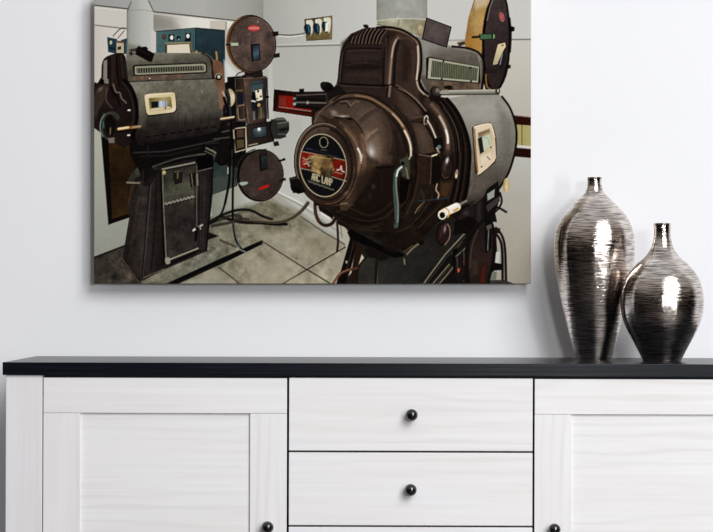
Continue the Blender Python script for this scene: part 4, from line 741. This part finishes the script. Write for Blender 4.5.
def ridged_metal(name, c0, c1):
    m, nt, b = mat(name)
    v = coords(nt, (24, 24, 500))
    n = node(nt, 'ShaderNodeTexNoise', Scale=1.0, Detail=3.0, Roughness=0.6); nt.links.new(v, n.inputs['Vector'])
    v2 = coords(nt, (12, 12, 22)); n2 = node(nt, 'ShaderNodeTexNoise', Scale=1.0, Detail=2.0); nt.links.new(v2, n2.inputs['Vector'])
    v3 = coords(nt, (30, 30, 700)); n3 = node(nt, 'ShaderNodeTexNoise', Scale=1.0, Detail=2.0); nt.links.new(v3, n3.inputs['Vector'])
    nt.links.new(ramp(nt, n3.outputs['Fac'], [(0.36, c0), (0.56, c1)]), b.inputs['Base Color'])
    b.inputs['Metallic'].default_value = 1.0; b.inputs['Roughness'].default_value = VASE_ROUGH
    ad = node(nt, 'ShaderNodeMath', operation='MULTIPLY_ADD'); nt.links.new(n2.outputs['Fac'], ad.inputs[0]); ad.inputs[1].default_value = 3.0; nt.links.new(n.outputs['Fac'], ad.inputs[2])
    bp = node(nt, 'ShaderNodeBump', Strength=VASE_BUMP, Distance=0.0012); nt.links.new(ad.outputs[0], bp.inputs['Height'])
    nt.links.new(bp.outputs[0], b.inputs['Normal'])
    return m

def floor_wood():
    m, nt, b = mat('dark_floorboards')
    v = coords(nt, (1, 1, 1), False)
    br = node(nt, 'ShaderNodeTexBrick', Scale=1.0)
    br.inputs['Brick Width'].default_value = 1.6; br.inputs['Row Height'].default_value = 0.14; br.inputs['Mortar Size'].default_value = 0.003
    br.inputs['Color1'].default_value = (.03,.021,.016,1); br.inputs['Color2'].default_value = (.022,.015,.012,1); br.inputs['Mortar'].default_value = (.012,.009,.007,1)
    nt.links.new(v, br.inputs['Vector']); nt.links.new(br.outputs['Color'], b.inputs['Base Color'])
    b.inputs['Roughness'].default_value = 0.5
    return m

BLACK_ROUGH, BLACK_SPEC, VASE_ROUGH, VASE_BUMP = 0.28, 0.14, 0.10, 0.42
M_h = white_wood('whitewashed_wood', False, 0.965); M_v = white_wood('whitewashed_wood_upright', True, 0.965)
M_post = white_wood('whitewashed_wood_post', True, 0.94, (.985, .98, 1.0))
M_black = black_wood(); M_dark = plain('carcass_gap_shade', (.03,.03,.036), .7, .2, .1)  # carcass coloured dark to paint in the shade of the gaps between fronts
M_knob = plain('black_lacquer', (.003,.003,.004), .05, .6, .1)
_k = M_knob.node_tree.nodes['Principled BSDF']; _k.inputs['IOR'].default_value = 1.62; _k.inputs['Roughness'].default_value = .06
M_raw = plain('bare_pine', (.55,.42,.28), .7, .2, .12)

# ---------------------------------------------------------------- setting
def struct(o): o['kind'] = 'structure'; return o
struct(link('wall_back', boxes((-3.2, 3.2, WALL_Y, WALL_Y + 0.1, -0.1, 2.9)), wall_paint()))
struct(link('floor', boxes((-3.2, 3.2, -6.0, WALL_Y, -0.1, 0.0)), floor_wood()))

# ---------------------------------------------------------------- sideboard
TOP = 0.85; UND = 0.8245                               # black board: upper and lower face
X0, _ = at(2.9, 370); XL = at(5.6, 420)[0]; XP = at(42.2, 420)[0]
D0, D1 = at(43.2, 420)[0], at(286.8, 420)[0]            # left door
R0, R1 = at(288.9, 420)[0], at(532.6, 420)[0]           # drawers
E0 = at(534.6, 420)[0]; E1 = E0 + (D1 - D0)             # right door
XQ = E1 + 0.002; XR = XQ + (XP - XL); X1 = XR + (XL - X0)
side = empty('sideboard', ((XL + XR) / 2, 0.21, 0))
tag(side, 'long whitewashed sideboard with black top board, round black knobs, drawers between two panel doors', 'sideboard')
OX = side.location
def part(name, bm, m, parent=side, bevel=0.0012, **k):
    o = link(name, bm, m, parent, bevel=bevel, **k)
    if parent is side: o.location = -OX
    return o

t = part('top_board', boxes((X0, X1, -0.006, 0.42, UND, TOP)), M_black, bevel=0.001); t['label'] = 'black wood grain top board'
part('side_panel', boxes((XL, XP, 0.0, 0.415, 0.0, UND - 0.0003)), M_post)
part('side_panel', boxes((XQ, XR, 0.0, 0.415, 0.0, UND - 0.0003)), M_post)
part('carcass', boxes((XP + .0005, XQ - .0005, 0.024, 0.41, 0.05, UND - 0.001)), M_dark, bevel=0)
part('plinth', boxes((XP + .0005, XQ - .0005, 0.03, 0.05, 0.0, 0.0495)), M_h)

def knob_mesh():
    R, c = 0.0121, -0.0165
    prof = [(0, 0), (0.0075, 0), (0.0078, -0.0012), (0.006, -0.0022), (0.0046, -0.0032), (0.0046, -0.0048)]
    a0 = math.asin(0.0046 / R)
    for k in range(25):
        a = a0 + (math.pi - a0) * k / 24
        prof.append((R * math.sin(a) if k < 24 else 0, c + R * math.cos(a)))
    return lathe(prof, 40, 'Y')
knob_src = None
def knob(x, z, parent):
    global knob_src
    if knob_src is None:
        knob_src = link('knob', knob_mesh(), M_knob, parent, smooth=True); o = knob_src
        o['label'] = 'round black knob'
    else:
        o = knob_src.copy(); col.objects.link(o); o.parent = parent
    o.location = (x, 0, z)
    return o

DT, DB = at(160, 377.9)[1], 0.056                     # door top and bottom
STILE = at(80, 420)[0] - D0
RAIL = DT - at(165, 413.4)[1]
def door(x0, x1, knob_at):
    g = 0.0005                                         # hairline joints between the boards of the frame
    d = link('door', boxes((x0 + .002, x1 - .002, 0.006, .018, DB + .002, DT - .002)), M_h, side)     # the recessed panel board
    d.location = -OX
    for a, b in ((DT - RAIL + g, DT), (DB, DB + RAIL - g)):
        link('door_rail', boxes((x0, x1, 0, .0062, a, b)), M_h, d, bevel=.0009)
    for a, b in ((x0, x0 + STILE), (x1 - STILE, x1)):
        s_ = link('door_stile', boxes((a, b, 0.0002, .0062, DB + RAIL, DT - RAIL)), M_v, d, bevel=.0006)
    knob(*at(*knob_at), d)
    return d
door(D0, D1, (267.8, 526.4)); door(E0, E1, (553.6, 528.6))

# drawers: one is built, the others are copies of it and of its knob
PITCH, DH = at(411, 451.3)[1] - at(411, 525.9)[1], 0.1455
ztop = at(411, 378.2)[1]
dr = link('drawer', boxes(((R0 - R1) / 2, (R1 - R0) / 2, 0, .02, -DH / 2, DH / 2)), M_h, side, bevel=.0011)
dr.location = Vector(((R0 + R1) / 2, 0, ztop - DH / 2)) - OX
kx, kz = at(411.4, 414.6)
kn = knob(kx - (R0 + R1) / 2, kz - (ztop - DH / 2), dr)
for k in range(1, 5):
    c = dr.copy(); col.objects.link(c); c.parent = side
    c.location = Vector(((R0 + R1) / 2, 0, ztop - DH / 2 - k * PITCH)) - OX
    q = kn.copy(); col.objects.link(q); q.parent = c
    q.location = kn.location + Vector((-0.0016 if k else 0, 0, 0))

# ---------------------------------------------------------------- vases
def vase(name, axis_px, base_px, depth, outline, m):
    k = (DIST + depth) / FOCAL
    prof = [(w * k, (base_px - y) * k) for y, w in outline]
    zt = prof[0][1]
    sp = spline(prof, False, 6)
    outer = list(reversed([(max(r, .001), max(z, 0.0)) for r, z in sp]))      # foot to lip
    inner = [(max(r - .0035, .0012), max(z, .006)) for r, z in reversed(outer)]
    foot = outer[0]
    full = [(0, 0.0012), (foot[0] * .8, 0.0012), (foot[0] * .9, 0.0)] + outer + [(outer[-1][0] - .0015, zt + .0008)] + inner + [(0, .006)]
    o = link(name, lathe(full, 128), m, None, smooth=True)
    x = at(axis_px, 300, depth)[0]
    o.location = (x, depth, TOP + 0.0002)
    return o
tall = vase('metal_vase', 594, 359.4, 0.29,
    [(177.6,7.5),(180,7.1),(185,7.2),(190,8.4),(194,10.6),(199,16),(207,24),(215,31),(225,36.6),(235,39.3),(246,40.3),(258,39.8),(272,38.2),(286,36),(300,33.4),(318,29),(335,24.6),(350,20.2),(357,18.2),(359.4,17.4)],
    ridged_metal('ridged_bronze_silver', (.19,.155,.135), (.80,.72,.66)))
tag(tall, 'taller slender ridged metal vase with short neck, left one on the black sideboard top', 'vase', 'ridged metal vases')
small = vase('metal_vase', 662, 361.9, 0.185,
    [(224.3,8.9),(227,8.4),(235,8.2),(243,9.4),(250,12),(258,17.9),(264,24.6),(272,31.8),(280,36.8),(290,40),(300,41.2),(309,41.1),(320,39),(330,35.2),(340,30),(350,24.6),(358,20.6),(361.9,19)],
    ridged_metal('ridged_dark_silver', (.175,.145,.125), (.76,.69,.635)))
tag(small, 'shorter round bellied ridged metal vase with narrow neck, right of the taller vase', 'vase', 'ridged metal vases')

# ---------------------------------------------------------------- canvas print
PRINT_GAIN = 0.94
def build_print(S):
    P = paint_print(S)
    img = np.clip(P.im / 255.0, 0, 1)
    lin = np.where(img <= 0.04045, img / 12.92, ((img + 0.055) / 1.055) ** 2.4) * PRINT_GAIN
    lin = np.clip(lin, 0, 1)
    h, w = P.h, P.w
    front = WALL_Y - 0.050
    k = (DIST + front) / FOCAL
    cx, cy = (94.0 + 530.8) / 2, (-7.6 + 283.6) / 2
    X = (P.X - cx) * k; Z = -(P.Y - cy) * k
    nv = h * w
    co = np.zeros((nv, 3)); co[:, 0] = X.ravel(); co[:, 2] = Z.ravel()
    idx = np.arange(nv).reshape(h, w)
    quads = np.stack([idx[1:, :-1], idx[1:, 1:], idx[:-1, 1:], idx[:-1, :-1]], -1).reshape(-1, 4)
    # the canvas folds back round the stretcher bars: the rim is repeated 3.4 cm behind
    rim = np.concatenate([idx[0, :-1], idx[:-1, -1], idx[-1, :0:-1], idx[:0:-1, 0]])
    back = co[rim].copy(); back[:, 1] = 0.024
    n = len(rim); b0 = nv + np.arange(n); r1 = np.roll(rim, -1); b1 = np.roll(b0, -1)
    sides = np.stack([rim, r1, b1, b0], -1)
    co = np.concatenate([co, back]); faces = np.concatenate([quads, sides])
    colr = np.ones((len(co), 4)); colr[:nv, :3] = lin.reshape(-1, 3); colr[nv:, :3] = lin.reshape(-1, 3)[rim]
    me = bpy.data.meshes.new('printed_canvas')
    me.vertices.add(len(co)); me.vertices.foreach_set('co', co.astype(np.float32).ravel())
    me.loops.add(faces.size); me.loops.foreach_set('vertex_index', faces.astype(np.int32).ravel())
    me.polygons.add(len(faces)); me.polygons.foreach_set('loop_start', np.arange(0, faces.size, 4, dtype=np.int32))
    me.update(calc_edges=True); me.validate()
    a = me.color_attributes.new('pigment', 'FLOAT_COLOR', 'POINT'); a.data.foreach_set('color', colr.astype(np.float32).ravel())
    m, nt, b = mat('printed_canvas_cloth')
    at_ = nt.nodes.new('ShaderNodeAttribute'); at_.attribute_name = 'pigment'
    nt.links.new(at_.outputs['Color'], b.inputs['Base Color'])
    b.inputs['Roughness'].default_value = 0.9; b.inputs['Specular IOR Level'].default_value = 0.0
    me.materials.append(m)
    xc, zc = at(cx, cy, front)
    root = empty('canvas_print', (xc, WALL_Y - 0.0005, zc)); root.rotation_euler = (0, ROLL_SIGN * ROLL, 0)
    tag(root, 'wide unframed canvas print of two old brown cinema projectors on the white wall', 'canvas print')
    o = bpy.data.objects.new('printed_canvas', me); col.objects.link(o); o.parent = root
    o.location = (0, front - (WALL_Y - 0.0005), 0)
    hw, hh = (530.8 - 94.0) / 2 * k - .003, (283.6 + 7.6) / 2 * k - .003
    # stretcher bars inside the canvas, and inset battens, added to hold it off the wall and soften its shadow
    def bars(y0, y1, hw, hh, t):
        return boxes((-hw, hw, y0, y1, hh - t, hh), (-hw, hw, y0, y1, -hh, -hh + t), (-hw, -hw + t, y0, y1, -hh + t, hh - t), (hw - t, hw, y0, y1, -hh + t, hh - t))
    link('stretcher_frame', bars(-.046, -.0262, hw, hh, .04), M_raw, root)
    link('wall_batten', bars(-.0262, 0, hw - .1, hh - .1, .03), M_raw, root)
    return root
ROLL_SIGN = -1
build_print(1.6)

# ---------------------------------------------------------------- light
def area(name, loc, target, sx, sy, power, color=(1, 1, 1)):
    l = bpy.data.lights.new(name, 'AREA'); l.shape = 'RECTANGLE'; l.size = sx; l.size_y = sy; l.energy = power; l.color = color
    o = bpy.data.objects.new(name, l); col.objects.link(o); o.location = loc
    o.rotation_euler = (Vector(target) - Vector(loc)).to_track_quat('-Z', 'Y').to_euler()
    return o
area('key_softbox', (2.5, -4.7, 4.1), (0.0, 0.4, 0.9), 3.2, 3.2, 314, (.985, .99, 1))
area('front_softbox', (0.85, -4.4, 1.28), (0.45, 0.3, 1.0), 0.34, 0.36, 38, (.98, .99, 1))
area('added_strip_light', (2.0, -3.4, 1.12), (0.6, 0.3, 0.9), 0.3, 1.0, 26, (.96, .98, 1))  # added light, gives the black board its sheen towards the right

# the room in front of the wall: pale ceiling above, dim further down
w = bpy.data.worlds.new('room_light'); scene.world = w; w.use_nodes = True
nt = w.node_tree; bg = nt.nodes['Background']
tc = nt.nodes.new('ShaderNodeTexCoord'); sx = nt.nodes.new('ShaderNodeSeparateXYZ')
nt.links.new(tc.outputs['Generated'], sx.inputs[0])
nt.links.new(ramp(nt, sx.outputs['Z'], [(0.0, (.012, .012, .012)), (0.16, (.03, .028, .026)), (0.36, (.42, .37, .33)), (0.6, (.66, .64, .63)), (1.0, (.85, .87, .92))]), bg.inputs['Color'])
bg.inputs['Strength'].default_value = 0.7

# ---------------------------------------------------------------- camera
cam = bpy.data.cameras.new('camera'); cam.sensor_width = 36; cam.lens = 36 * FOCAL / 713
cam.shift_y = (HORIZON - 266) / 713; cam.clip_start = 0.05
co_ = bpy.data.objects.new('camera', cam); col.objects.link(co_)
co_.location = (0, -DIST, CAM_Z); co_.rotation_euler = (math.pi / 2, -ROLL, 0)
scene.camera = co_
scene.view_settings.view_transform = 'Standard'; scene.view_settings.look = 'None'
scene.view_settings.exposure = 0; scene.view_settings.gamma = 1
